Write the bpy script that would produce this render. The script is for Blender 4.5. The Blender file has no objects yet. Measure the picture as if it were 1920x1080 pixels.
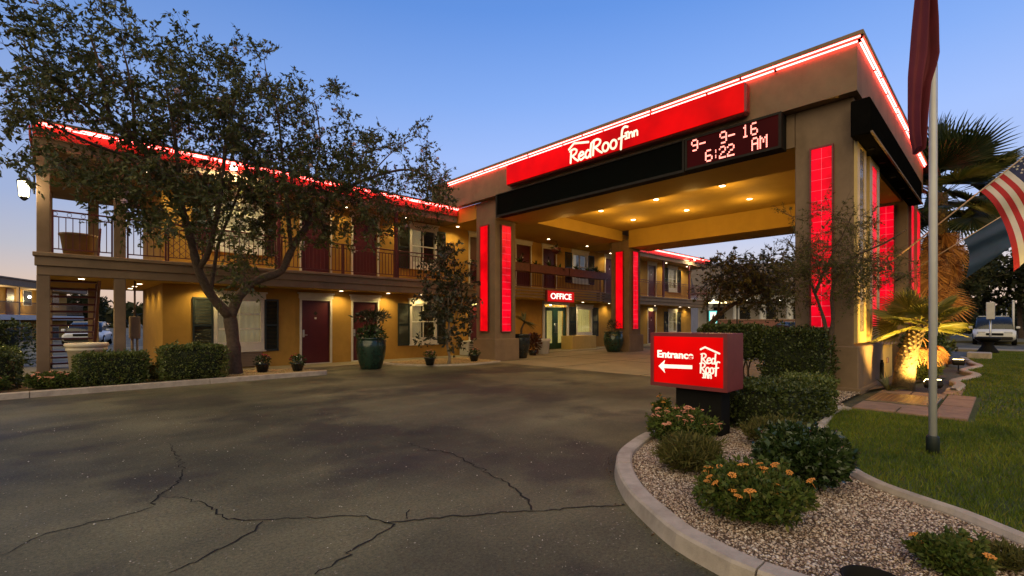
import bpy, math, random
import numpy as np
from mathutils import Vector, Matrix

# ---------------------------------------------------------------- camera, sky, light, exposure
sc = bpy.context.scene
R_ = math.radians
FPX = 884.0956            # focal length in photo pixels (photo 1920 wide)
YAW = R_(46.2953)         # angle between the view axis and the motel front
CH = 1.4                  # eye height
HORIZON = 604.0
cam = bpy.data.objects.new('camera', bpy.data.cameras.new('camera'))
sc.collection.objects.link(cam); sc.camera = cam
cam.data.sensor_width = 36.0; cam.data.lens = 36.0 * FPX / 1920.0
cam.data.shift_y = (HORIZON - 540.0) / 1920.0
cam.data.clip_start = 0.05; cam.data.clip_end = 2000.0
cam.location = (0, 0, CH); cam.rotation_euler = (math.pi / 2, 0, YAW - math.pi / 2)

world = bpy.data.worlds.new('World'); sc.world = world; world.use_nodes = True
nt = world.node_tree; N = nt.nodes; L = nt.links
bg = N['Background']
sky = N.new('ShaderNodeTexSky'); sky.sky_type = 'NISHITA'; sky.sun_disc = False
sky.sun_elevation = R_(2.0); sky.sun_rotation = R_(300.0); sky.ozone_density = 3.0; sky.dust_density = 0.3
tc = N.new('ShaderNodeTexCoord'); sep = N.new('ShaderNodeSeparateXYZ'); L.new(tc.outputs['Generated'], sep.inputs[0])
rmp = N.new('ShaderNodeValToRGB'); cr = rmp.color_ramp
def srgb(r, g, b):
    f = lambda c: (c / 255 / 12.92) if c / 255 <= 0.04045 else ((c / 255 + 0.055) / 1.055) ** 2.4
    return (f(r), f(g), f(b), 1)
stops = [(0.0, srgb(214, 176, 152)), (0.06, srgb(222, 196, 182)), (0.115, srgb(192, 190, 202)), (0.19, srgb(165, 180, 218)),
         (0.32, srgb(150, 176, 230)), (0.42, srgb(124, 160, 224)), (0.55, srgb(92, 137, 210)), (0.8, srgb(64, 104, 178)), (1.0, srgb(52, 88, 158))]
while len(cr.elements) < len(stops): cr.elements.new(0.5)
for e, (p, c) in zip(cr.elements, stops): e.position = p; e.color = c
L.new(sep.outputs['Z'], rmp.inputs[0])
# the sky is a little brighter towards the dawn (ahead and to the right)
dotn = N.new('ShaderNodeVectorMath'); dotn.operation = 'DOT_PRODUCT'; L.new(tc.outputs['Generated'], dotn.inputs[0]); dotn.inputs[1].default_value = (0.86, 0.36, 0.1)
mad = N.new('ShaderNodeMath'); mad.operation = 'MULTIPLY_ADD'; L.new(dotn.outputs['Value'], mad.inputs[0]); mad.inputs[1].default_value = 0.44; mad.inputs[2].default_value = 0.64
scl = N.new('ShaderNodeVectorMath'); scl.operation = 'SCALE'; L.new(rmp.outputs[0], scl.inputs[0]); L.new(mad.outputs[0], scl.inputs['Scale'])
nsc = N.new('ShaderNodeVectorMath'); nsc.operation = 'SCALE'; L.new(sky.outputs[0], nsc.inputs[0]); nsc.inputs['Scale'].default_value = 0.02
add = N.new('ShaderNodeVectorMath'); add.operation = 'ADD'; L.new(scl.outputs[0], add.inputs[0]); L.new(nsc.outputs[0], add.inputs[1])
L.new(add.outputs[0], bg.inputs[0]); bg.inputs[1].default_value = 0.735

sun = bpy.data.objects.new('sun', bpy.data.lights.new('sun', 'SUN')); sc.collection.objects.link(sun)
sun.data.energy = 1.4; sun.data.angle = R_(80); sun.data.color = (1.0, 0.78, 0.36)
sun.rotation_euler = (R_(48), 0, R_(-62))     # wide warm fill added behind the camera to offset the blue sky light

vs = sc.view_settings
vs.view_transform = 'Standard'; vs.look = 'None'; vs.exposure = 0.72; vs.gamma = 1.0
try: vs.use_curve_mapping = False
except Exception: pass
sc.render.engine = 'CYCLES'
cy = sc.cycles
cy.use_denoising = True; cy.use_adaptive_sampling = True; cy.adaptive_threshold = 0.02
cy.max_bounces = 6; cy.diffuse_bounces = 3; cy.glossy_bounces = 3; cy.transmission_bounces = 4; cy.transparent_max_bounces = 8
cy.sample_clamp_indirect = 4.0; cy.caustics_reflective = False; cy.caustics_refractive = False
sc.render.use_motion_blur = False

# ---------------------------------------------------------------- photo pixel -> place
FW = np.array([math.cos(YAW), math.sin(YAW)]); RT = np.array([math.sin(YAW), -math.cos(YAW)])
def ray(x, y):
    d = FW + RT * ((x - 960) / FPX); return np.array([d[0], d[1], -(y - HORIZON) / FPX])
C0 = np.array([0, 0, CH])
def G(x, y, z=0.0): r = ray(x, y); return C0 + r * ((z - CH) / r[2])
def PX(x, y, X): r = ray(x, y); return C0 + r * (X / r[0])
def PY(x, y, Y): r = ray(x, y); return C0 + r * (Y / r[1])

# ---------------------------------------------------------------- helpers: objects
rng = np.random.default_rng(11)
random.seed(5)
col = sc.collection
def link(name, data, parent=None):
    o = bpy.data.objects.new(name, data); col.objects.link(o)
    if parent is not None: o.parent = parent
    return o
def tag(o, label=None, cat=None, group=None, kind=None):
    if label: o['label'] = label
    if cat: o['category'] = cat
    if group: o['group'] = group
    if kind: o['kind'] = kind
    return o
def thing(name, label, cat, loc=(0, 0, 0), group=None, rz=0.0):
    o = link(name, None); o.location = loc; o.rotation_euler[2] = rz; o.empty_display_size = 0.2
    return tag(o, label, cat, group)
def copy_tree(o, parent=None):
    c = o.copy(); col.objects.link(c); c.parent = parent
    for ch in o.children: copy_tree(ch, c)
    return c

class MB:
    """collects shapes, builds ONE mesh"""
    def __init__(s): s.v = []; s.f = []; s.mi = []; s.sm = []; s.cm = 0; s.cs = False
    def addf(s, idx): s.f.append(idx); s.mi.append(s.cm); s.sm.append(s.cs)
    def box(s, x0, x1, y0, y1, z0, z1, bev=0.0):
        if x0 > x1: x0, x1 = x1, x0
        if y0 > y1: y0, y1 = y1, y0
        if z0 > z1: z0, z1 = z1, z0
        b = len(s.v)
        if bev <= 0:
            s.v += [(x0, y0, z0), (x1, y0, z0), (x1, y1, z0), (x0, y1, z0), (x0, y0, z1), (x1, y0, z1), (x1, y1, z1), (x0, y1, z1)]
            for q in ((0, 3, 2, 1), (4, 5, 6, 7), (0, 1, 5, 4), (1, 2, 6, 5), (2, 3, 7, 6), (3, 0, 4, 7)): s.addf([b + i for i in q])
        else:
            t = min(bev, (x1 - x0) / 2.01, (y1 - y0) / 2.01, (z1 - z0) / 2.01)
            idx = {}
            for ix, X in ((0, x0), (1, x1)):
                for iy, Y in ((0, y0), (1, y1)):
                    for iz, Z in ((0, z0), (1, z1)):
                        sx, sy, sz = (t if ix == 0 else -t), (t if iy == 0 else -t), (t if iz == 0 else -t)
                        for ax, p in ((0, (X, Y + sy, Z + sz)), (1, (X + sx, Y, Z + sz)), (2, (X + sx, Y + sy, Z))):
                            idx[(ix, iy, iz, ax)] = len(s.v); s.v.append(p)
            def I(*k): return idx[k]
            for i in (0, 1):
                q = [I(i, 0, 0, 0), I(i, 1, 0, 0), I(i, 1, 1, 0), I(i, 0, 1, 0)]; s.addf(q if i else q[::-1])
                q = [I(0, i, 0, 1), I(1, i, 0, 1), I(1, i, 1, 1), I(0, i, 1, 1)]; s.addf(q[::-1] if i else q)
                q = [I(0, 0, i, 2), I(1, 0, i, 2), I(1, 1, i, 2), I(0, 1, i, 2)]; s.addf(q if i else q[::-1])
            for a in (0, 1):
                for c in (0, 1):
                    s.addf([I(0, a, c, 1), I(1, a, c, 1), I(1, a, c, 2), I(0, a, c, 2)])
                    s.addf([I(a, 0, c, 0), I(a, 1, c, 0), I(a, 1, c, 2), I(a, 0, c, 2)])
                    s.addf([I(a, c, 0, 0), I(a, c, 1, 0), I(a, c, 1, 1), I(a, c, 0, 1)])
            for a in (0, 1):
                for b2 in (0, 1):
                    for c in (0, 1): s.addf([I(a, b2, c, 0), I(a, b2, c, 1), I(a, b2, c, 2)])
        return s
    def tube(s, pts, rad, n=8, caps=True, smooth=True):
        pts = [np.array(p, float) for p in pts]
        if not hasattr(rad, '__len__'): rad = [rad] * len(pts)
        o = s.cs; s.cs = smooth
        b = len(s.v); up = None
        for i, p in enumerate(pts):
            t = pts[min(i + 1, len(pts) - 1)] - pts[max(i - 1, 0)]
            t = t / (np.linalg.norm(t) + 1e-9)
            if up is None:
                up = np.cross(t, [0, 0, 1]) if abs(t[2]) < 0.95 else np.cross(t, [1, 0, 0])
            up = up - t * (up @ t); up = up / (np.linalg.norm(up) + 1e-9); w = np.cross(t, up)
            for k in range(n):
                a = 2 * math.pi * k / n
                s.v.append(tuple(p + rad[i] * (math.cos(a) * up + math.sin(a) * w)))
        for i in range(len(pts) - 1):
            for k in range(n):
                k2 = (k + 1) % n
                s.addf([b + i * n + k, b + i * n + k2, b + (i + 1) * n + k2, b + (i + 1) * n + k])
        s.cs = False
        if caps:
            s.addf([b + k for k in range(n)][::-1]); e = b + (len(pts) - 1) * n; s.addf([e + k for k in range(n)])
        s.cs = o
        return s
    def lathe(s, prof, c=(0, 0, 0), n=24, smooth=True):
        b = len(s.v); o = s.cs; s.cs = smooth
        for r, z in prof:
            for k in range(n):
                a = 2 * math.pi * k / n; s.v.append((c[0] + r * math.cos(a), c[1] + r * math.sin(a), c[2] + z))
        for i in range(len(prof) - 1):
            for k in range(n):
                k2 = (k + 1) % n; s.addf([b + i * n + k, b + i * n + k2, b + (i + 1) * n + k2, b + (i + 1) * n + k])
        s.cs = False
        s.addf([b + k for k in range(n)][::-1]); e = b + (len(prof) - 1) * n; s.addf([e + k for k in range(n)])
        s.cs = o
        return s
    def poly(s, pts): b = len(s.v); s.v += [tuple(p) for p in pts]; s.addf(list(range(b, b + len(pts)))); return s
    def prism(s, pts, d):
        """flat polygon pts (3d) pushed along d"""
        n = len(pts); b = len(s.v); d = np.array(d, float)
        s.v += [tuple(p) for p in pts] + [tuple(np.array(p) + d) for p in pts]
        s.addf(list(range(b, b + n))[::-1]); s.addf(list(range(b + n, b + 2 * n)))
        for k in range(n): s.addf([b + k, b + (k + 1) % n, b + n + (k + 1) % n, b + n + k])
        return s
    def loft(s, rings, closed=True, smooth=True, caps=False):
        b = len(s.v); n = len(rings[0]); o = s.cs; s.cs = smooth
        for r in rings: s.v += [tuple(p) for p in r]
        for i in range(len(rings) - 1):
            for k in range(n if closed else n - 1):
                k2 = (k + 1) % n; s.addf([b + i * n + k, b + i * n + k2, b + (i + 1) * n + k2, b + (i + 1) * n + k])
        if caps:
            s.cs = False; s.addf(list(range(b, b + n))[::-1]); e = b + (len(rings) - 1) * n; s.addf(list(range(e, e + n)))
        s.cs = o
        return s
    def mesh(s, name, mats):
        me = bpy.data.meshes.new(name); me.from_pydata([tuple(map(float, v)) for v in s.v], [], s.f); 
        if not isinstance(mats, (list, tuple)): mats = [mats]
        for m in mats: me.materials.append(m)
        me.polygons.foreach_set('material_index', s.mi); me.polygons.foreach_set('use_smooth', s.sm)
        me.update(); 
        return me
    def build(s, name, mats, parent=None): return link(name, s.mesh(name, mats), parent)

def fast_mesh(name, V, k, mats, mi=None, smooth=False):
    """V: (n*k,3) vertices, each k in a row one polygon"""
    V = np.asarray(V, np.float32).reshape(-1, 3); n = len(V) // k
    me = bpy.data.meshes.new(name)
    me.vertices.add(len(V)); me.vertices.foreach_set('co', V.ravel())
    me.loops.add(len(V)); me.loops.foreach_set('vertex_index', np.arange(len(V), dtype=np.int32))
    me.polygons.add(n); me.polygons.foreach_set('loop_start', np.arange(0, n * k, k, dtype=np.int32))
    if not isinstance(mats, (list, tuple)): mats = [mats]
    for m in mats: me.materials.append(m)
    if mi is not None: me.polygons.foreach_set('material_index', np.asarray(mi, np.int32))
    me.update(calc_edges=True); me.validate()
    return me
def idx_mesh(name, V, F, mat):
    """V (n,3), F (m,k) index array"""
    V = np.asarray(V, np.float32); F = np.asarray(F, np.int32); m, k = F.shape
    me = bpy.data.meshes.new(name)
    me.vertices.add(len(V)); me.vertices.foreach_set('co', V.ravel())
    me.loops.add(m * k); me.loops.foreach_set('vertex_index', F.ravel())
    me.polygons.add(m); me.polygons.foreach_set('loop_start', np.arange(0, m * k, k, dtype=np.int32))
    me.materials.append(mat); me.update(calc_edges=True); me.validate()
    return me

# ---------------------------------------------------------------- helpers: materials
def newmat(name):
    m = bpy.data.materials.new(name); m.use_nodes = True
    return m, m.node_tree.nodes, m.node_tree.links, m.node_tree.nodes['Principled BSDF']
def mat(name, c, rough=0.6, var=0.12, scale=3.0, bump=0.0, bscale=40.0, metal=0.0, spec=0.5, stain=0.0, c2=None, dist=0.01):
    """procedural surface: large soft variation + fine grain + bump (object coordinates)"""
    m, n, l, p = newmat(name)
    p.inputs['Roughness'].default_value = rough; p.inputs['Metallic'].default_value = metal
    p.inputs['Specular IOR Level'].default_value = spec
    t = n.new('ShaderNodeTexCoord'); co = t.outputs['Object']
    a = n.new('ShaderNodeTexNoise'); a.inputs['Scale'].default_value = scale; a.inputs['Detail'].default_value = 6; a.inputs['Roughness'].default_value = 0.65; l.new(co, a.inputs['Vector'])
    r = n.new('ShaderNodeValToRGB'); e = r.color_ramp.elements
    lo = [x * (1 - var * 1.6) for x in c] if c2 is None else list(c2); hi = [min(1, x * (1 + var)) for x in c]
    e[0].position = 0.3; e[0].color = (*lo, 1); e[1].position = 0.7; e[1].color = (*hi, 1)
    l.new(a.outputs['Fac'], r.inputs[0]); out = r.outputs[0]
    if stain > 0:
        b = n.new('ShaderNodeTexNoise'); b.inputs['Scale'].default_value = 0.7; b.inputs['Detail'].default_value = 8; b.inputs['Roughness'].default_value = 0.7
        mp = n.new('ShaderNodeMapping'); mp.inputs['Scale'].default_value = (1.6, 1.6, 0.5); l.new(co, mp.inputs[0]); l.new(mp.outputs[0], b.inputs['Vector'])
        mr = n.new('ShaderNodeMapRange'); mr.inputs[1].default_value = 0.52; mr.inputs[2].default_value = 0.75; mr.inputs[3].default_value = 0; mr.inputs[4].default_value = stain
        l.new(b.outputs['Fac'], mr.inputs[0])
        mx = n.new('ShaderNodeMix'); mx.data_type = 'RGBA'; l.new(mr.outputs[0], mx.inputs['Factor']); l.new(out, mx.inputs[6]); mx.inputs[7].default_value = (*[x * 0.45 for x in c], 1); out = mx.outputs[2]
    l.new(out, p.inputs['Base Color'])
    if bump > 0:
        b2 = n.new('ShaderNodeTexNoise'); b2.inputs['Scale'].default_value = bscale; b2.inputs['Detail'].default_value = 4; l.new(co, b2.inputs['Vector'])
        bp = n.new('ShaderNodeBump'); bp.inputs['Strength'].default_value = bump; bp.inputs['Distance'].default_value = dist; l.new(b2.outputs['Fac'], bp.inputs['Height']); l.new(bp.outputs[0], p.inputs['Normal'])
    return m
def emit(name, c, st, base=(0.02, 0.02, 0.02), sc_=1.3, vr=0.18):
    m, n, l, p = newmat(name)
    t = n.new('ShaderNodeTexCoord'); a = n.new('ShaderNodeTexNoise'); a.inputs['Scale'].default_value = sc_; a.inputs['Detail'].default_value = 3; l.new(t.outputs['Object'], a.inputs['Vector'])
    mr = n.new('ShaderNodeMapRange'); mr.inputs[1].default_value = 0.3; mr.inputs[2].default_value = 0.7; mr.inputs[3].default_value = st * (1 - vr); mr.inputs[4].default_value = st * (1 + vr); l.new(a.outputs['Fac'], mr.inputs[0])
    p.inputs['Base Color'].default_value = (*base, 1); p.inputs['Emission Color'].default_value = (*c, 1); l.new(mr.outputs[0], p.inputs['Emission Strength']); p.inputs['Roughness'].default_value = 0.35
    return m
def leafmat(name, cols, rough=0.5, trans=0.25, spec=0.35, patch=0.0):
    m, n, l, p = newmat(name)
    g = n.new('ShaderNodeNewGeometry'); r = n.new('ShaderNodeValToRGB'); e = r.color_ramp.elements
    while len(e) < len(cols): e.new(0.5)
    for i, c in enumerate(cols): e[i].position = i / (len(cols) - 1); e[i].color = (*c, 1)
    l.new(g.outputs['Random Per Island'], r.inputs[0]); out = r.outputs[0]
    if patch > 0:
        nz = n.new('ShaderNodeTexNoise'); nz.inputs['Scale'].default_value = patch; nz.inputs['Detail'].default_value = 5; nz.inputs['Roughness'].default_value = 0.65; l.new(g.outputs['Position'], nz.inputs['Vector'])
        mr = n.new('ShaderNodeMapRange'); mr.inputs[1].default_value = 0.35; mr.inputs[2].default_value = 0.68; l.new(nz.outputs['Fac'], mr.inputs[0])
        pm = n.new('ShaderNodeMix'); pm.data_type = 'RGBA'; pm.blend_type = 'MULTIPLY'; pm.inputs['Factor'].default_value = 1.0; l.new(out, pm.inputs[6])
        pr = n.new('ShaderNodeValToRGB'); pr.color_ramp.elements[0].color = (0.55, 0.62, 0.6, 1); pr.color_ramp.elements[1].color = (1.45, 1.2, 1.1, 1); l.new(mr.outputs[0], pr.inputs[0]); l.new(pr.outputs[0], pm.inputs[7]); out = pm.outputs[2]
    l.new(out, p.inputs['Base Color'])
    p.inputs['Roughness'].default_value = rough; p.inputs['Specular IOR Level'].default_value = spec
    tr = n.new('ShaderNodeBsdfTranslucent'); l.new(out, tr.inputs[0])
    mx = n.new('ShaderNodeMixShader'); mx.inputs[0].default_value = trans
    l.new(p.outputs[0], mx.inputs[1]); l.new(tr.outputs[0], mx.inputs[2]); l.new(mx.outputs[0], n['Material Output'].inputs[0])
    return m
def glassmat(name, tint=(0.75, 0.8, 0.8), refl=0.12):
    m, n, l, p = newmat(name)
    n.remove(p)
    tr = n.new('ShaderNodeBsdfTransparent'); tr.inputs[0].default_value = (*tint, 1)
    gl = n.new('ShaderNodeBsdfGlossy'); gl.inputs['Roughness'].default_value = 0.04; gl.inputs[0].default_value = (0.9, 0.9, 0.9, 1)
    fr = n.new('ShaderNodeLayerWeight'); fr.inputs[0].default_value = 0.5; pw_ = n.new('ShaderNodeMath'); pw_.operation = 'POWER'; pw_.inputs[1].default_value = 4.0; l.new(fr.outputs['Facing'], pw_.inputs[0])
    ad = n.new('ShaderNodeMath'); ad.operation = 'ADD'; ad.use_clamp = True; l.new(pw_.outputs[0], ad.inputs[0]); ad.inputs[1].default_value = refl
    mx = n.new('ShaderNodeMixShader'); l.new(ad.outputs[0], mx.inputs[0]); l.new(tr.outputs[0], mx.inputs[1]); l.new(gl.outputs[0], mx.inputs[2]); l.new(mx.outputs[0], n['Material Output'].inputs[0])
    return m

m_stucco = mat('stucco_tan', (0.235, 0.160, 0.108), 0.85, 0.10, 2.2, 0.35, 120, stain=0.55, spec=0.2)
m_trimst = mat('stucco_trim', (0.275, 0.19, 0.125), 0.8, 0.08, 3.0, 0.25, 140, stain=0.4, spec=0.2)
m_wall = mat('stucco_ochre', (0.42, 0.225, 0.048), 0.85, 0.10, 2.0, 0.3, 120, stain=0.4, spec=0.2)
m_soffit = mat('soffit_ochre', (0.50, 0.31, 0.055), 0.8, 0.06, 1.5, 0.15, 90, spec=0.2)
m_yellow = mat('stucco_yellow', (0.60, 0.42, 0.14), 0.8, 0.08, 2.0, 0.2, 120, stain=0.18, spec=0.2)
m_white = mat('white_trim', (0.62, 0.55, 0.48), 0.5, 0.06, 5.0, 0.08, 60, spec=0.3)
m_redtrim = mat('red_fascia', (0.45, 0.05, 0.035), 0.55, 0.08, 4.0)
m_door = mat('maroon_door', (0.075, 0.006, 0.009), 0.4, 0.08, 3.0, 0.05, 50)
m_rail = mat('maroon_iron', (0.10, 0.016, 0.018), 0.5, 0.12, 9.0)
m_shutter = mat('dark_green_shutter', (0.012, 0.018, 0.016), 0.5, 0.1, 6.0)
m_black = mat('black_metal', (0.010, 0.009, 0.008), 0.8, 0.15, 5.0, spec=0.15)
m_dark = mat('dark_grey', (0.026, 0.022, 0.019), 0.8, 0.15, 5.0, spec=0.2)
m_board = mat('board_black', (0.006, 0.0055, 0.005), 0.9, 0.15, 5.0, spec=0.0)
m_brass = mat('brass', (0.5, 0.38, 0.2), 0.3, 0.1, 9, metal=0.9)
m_steel = mat('steel', (0.55, 0.55, 0.57), 0.35, 0.06, 7, metal=0.6)
m_curtain = emit('curtain_lit', (1.0, 0.74, 0.42), 0.10, (0.6, 0.48, 0.33))  # curtain cloth emits faintly, standing in for room light behind it
m_room = mat('room_dark', (0.10, 0.08, 0.06), 0.9, 0.2, 3)
m_glass = glassmat('window_glass', (0.85, 0.88, 0.86), 0.07)
m_asph = None
m_conc = mat('concrete', (0.28, 0.225, 0.14), 0.7, 0.14, 1.2, 0.25, 150, stain=0.35, spec=0.35)
m_kerb = mat('kerb_concrete', (0.47, 0.395, 0.33), 0.85, 0.16, 6.0, 0.5, 120, stain=0.5, spec=0.2, dist=0.006)
m_paver = mat('paver', (0.30, 0.18, 0.12), 0.85, 0.2, 5.0, 0.4, 100, stain=0.3)
m_dirt = mat('dirt', (0.13, 0.085, 0.055), 0.95, 0.3, 7.0, 0.8, 60)
m_lawn = mat('lawn_soil', (0.045, 0.065, 0.014), 0.95, 0.3, 5.0, 0.6, 80)
m_bark = mat('bark_brown', (0.10, 0.066, 0.046), 0.9, 0.3, 14.0, 0.9, 30, dist=0.02)
m_barkp = mat('bark_pale', (0.24, 0.19, 0.14), 0.9, 0.2, 14.0, 0.6, 40)
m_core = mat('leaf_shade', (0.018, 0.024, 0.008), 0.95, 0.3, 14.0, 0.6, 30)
m_pot_w = mat('pot_white', (0.62, 0.53, 0.40), 0.55, 0.06, 5.0, 0.1, 60)
m_pot_g = mat('pot_green_glaze', (0.012, 0.036, 0.025), 0.18, 0.3, 6.0, 0.05, 30, spec=0.7)
m_pot_d = mat('pot_dark_glaze', (0.016, 0.02, 0.022), 0.2, 0.3, 6.0, spec=0.6)
m_wood = mat('wood_maroon', (0.14, 0.045, 0.03), 0.6, 0.2, 8.0, 0.3, 50)
m_neon = emit('neon_tube', (1.0, 0.085, 0.075), 15.0)
m_redpanel = emit('red_light_panel', (0.93, 0.001, 0.006), 0.60, (0.06, 0.0, 0.0), 1.6, 0.4)
m_redblock = emit('red_light_block', (0.80, 0.001, 0.014), 0.70, (0.06, 0.0, 0.0), 2.2, 0.45)
m_redsign = emit('red_sign_face', (0.75, 0.0006, 0.0006), 0.60, (0.06, 0.0, 0.0), 0.9, 0.35)
for m_ in (m_redpanel, m_redblock, m_redsign): m_.node_tree.nodes['Principled BSDF'].inputs['Specular IOR Level'].default_value = 0.12
m_letter = emit('cream_lettering', (1.0, 0.82, 0.55), 0.95)
m_led = emit('led_dots', (1.0, 0.26, 0.20), 1.9)
m_ledback = emit('led_board', (0.10, 0.001, 0.002), 0.16, (0.006, 0.004, 0.004)); m_ledback.node_tree.nodes['Principled BSDF'].inputs['Specular IOR Level'].default_value = 0.05
m_lamp = emit('lamp_warm', (1.0, 0.80, 0.50), 9.0)
m_lampw = emit('lamp_white', (1.0, 0.92, 0.70), 6.0)
m_flood = emit('flood_lens', (1.0, 0.72, 0.30), 12.0)
m_maroonbox = mat('maroon_cabinet', (0.20, 0.03, 0.03), 0.45, 0.1, 5)
m_greypl = mat('mortar_pale', (0.55, 0.12, 0.15), 0.5, 0.1, 9)
m_gold = mat('gold_frame', (0.62, 0.43, 0.16), 0.45, 0.08, 4)
m_whitep = mat('white_paint', (0.78, 0.76, 0.75), 0.4, 0.05, 4)
m_pale = mat('pale_grey_paint', (0.55, 0.52, 0.50), 0.45, 0.06, 4)
# ---------------------------------------------------------------- ground
def asphalt():
    m, n, l, p = newmat('asphalt')
    t = n.new('ShaderNodeTexCoord'); co = t.outputs['Object']
    def noise(s, d=6, r=0.6):
        a = n.new('ShaderNodeTexNoise'); a.inputs['Scale'].default_value = s; a.inputs['Detail'].default_value = d; a.inputs['Roughness'].default_value = r; l.new(co, a.inputs['Vector']); return a.outputs['Fac']
    r1 = n.new('ShaderNodeValToRGB'); e = r1.color_ramp.elements
    e[0].position = 0.36; e[0].color = (0.040, 0.037, 0.019, 1); e[1].position = 0.66; e[1].color = (0.158, 0.140, 0.074, 1)
    l.new(noise(0.35, 8, 0.6), r1.inputs[0])
    # oil-dark patches
    r2 = n.new('ShaderNodeMapRange'); r2.inputs[1].default_value = 0.50; r2.inputs[2].default_value = 0.60; r2.inputs[4].default_value = 0.75; l.new(noise(0.55, 5, 0.55), r2.inputs[0])
    mx = n.new('ShaderNodeMix'); mx.data_type = 'RGBA'; l.new(r2.outputs[0], mx.inputs['Factor']); l.new(r1.outputs[0], mx.inputs[6]); mx.inputs[7].default_value = (0.026, 0.021, 0.015, 1)
    lane = n.new('ShaderNodeTexNoise'); lane.inputs['Scale'].default_value = 1.0; lane.inputs['Detail'].default_value = 4; mpl = n.new('ShaderNodeMapping'); mpl.inputs['Rotation'].default_value = (0, 0, 0.5); mpl.inputs['Scale'].default_value = (0.12, 0.9, 1); l.new(co, mpl.inputs[0]); l.new(mpl.outputs[0], lane.inputs['Vector'])
    lr = n.new('ShaderNodeMapRange'); lr.inputs[1].default_value = 0.35; lr.inputs[2].default_value = 0.68; lr.inputs[3].default_value = 0.72; lr.inputs[4].default_value = 1.3; l.new(lane.outputs['Fac'], lr.inputs[0])
    mxl = n.new('ShaderNodeMix'); mxl.data_type = 'RGBA'; mxl.blend_type = 'MULTIPLY'; mxl.inputs['Factor'].default_value = 1.0; l.new(mx.outputs[2], mxl.inputs[6]); l.new(lr.outputs[0], mxl.inputs[7]); mx = mxl
    # aggregate: pale stone chips worn free
    v = n.new('ShaderNodeTexVoronoi'); v.inputs['Scale'].default_value = 46; l.new(co, v.inputs['Vector'])
    rr = n.new('ShaderNodeMapRange'); rr.inputs[1].default_value = 0.36; rr.inputs[2].default_value = 0.18; rr.inputs[3].default_value = 0; rr.inputs[4].default_value = 1; l.new(v.outputs['Distance'], rr.inputs[0])
    sepc = n.new('ShaderNodeSeparateColor'); l.new(v.outputs['Color'], sepc.inputs[0])
    gt = n.new('ShaderNodeMapRange'); gt.inputs[1].default_value = 0.8; gt.inputs[2].default_value = 0.97; l.new(sepc.outputs[0], gt.inputs[0])
    mu = n.new('ShaderNodeMath'); mu.operation = 'MULTIPLY'; l.new(rr.outputs[0], mu.inputs[0]); l.new(gt.outputs[0], mu.inputs[1])
    wear = n.new('ShaderNodeMapRange'); wear.inputs[1].default_value = 0.38; wear.inputs[2].default_value = 0.66; l.new(noise(0.8, 3), wear.inputs[0])
    mu2 = n.new('ShaderNodeMath'); mu2.operation = 'MULTIPLY'; l.new(mu.outputs[0], mu2.inputs[0]); l.new(wear.outputs[0], mu2.inputs[1])
    mx2 = n.new('ShaderNodeMix'); mx2.data_type = 'RGBA'; l.new(mu2.outputs[0], mx2.inputs['Factor']); l.new(mx.outputs[2], mx2.inputs[6]); mx2.inputs[7].default_value = (0.30, 0.27, 0.22, 1)
    gr = n.new('ShaderNodeMix'); gr.data_type = 'RGBA'; gr.blend_type = 'MULTIPLY'; gr.inputs['Factor'].default_value = 1.0
    g2 = n.new('ShaderNodeMapRange'); g2.inputs[1].default_value = 0.3; g2.inputs[2].default_value = 0.7; g2.inputs[3].default_value = 0.2; g2.inputs[4].default_value = 2.0; l.new(noise(42, 6, 0.9), g2.inputs[0])
    l.new(mx2.outputs[2], gr.inputs[6]); l.new(g2.outputs[0], gr.inputs[7]); l.new(gr.outputs[2], p.inputs['Base Color'])
    ro = n.new('ShaderNodeMapRange'); ro.inputs[3].default_value = 0.52; ro.inputs[4].default_value = 0.85; l.new(noise(0.9, 5), ro.inputs[0]); l.new(ro.outputs[0], p.inputs['Roughness'])
    bp = n.new('ShaderNodeBump'); bp.inputs['Strength'].default_value = 0.6; bp.inputs['Distance'].default_value = 0.008; l.new(noise(95, 4, 0.7), bp.inputs['Height']); l.new(bp.outputs[0], p.inputs['Normal'])
    return m
m_asph = asphalt()
gm = MB(); gs = 400
gm.poly([(-gs, -gs, 0), (gs, -gs, 0), (gs, gs, 0), (-gs, gs, 0)])
drive = tag(gm.build('driveway_asphalt', m_asph), kind='structure')
drive['label'] = 'dark cracked asphalt driveway in front of the motel'

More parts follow.
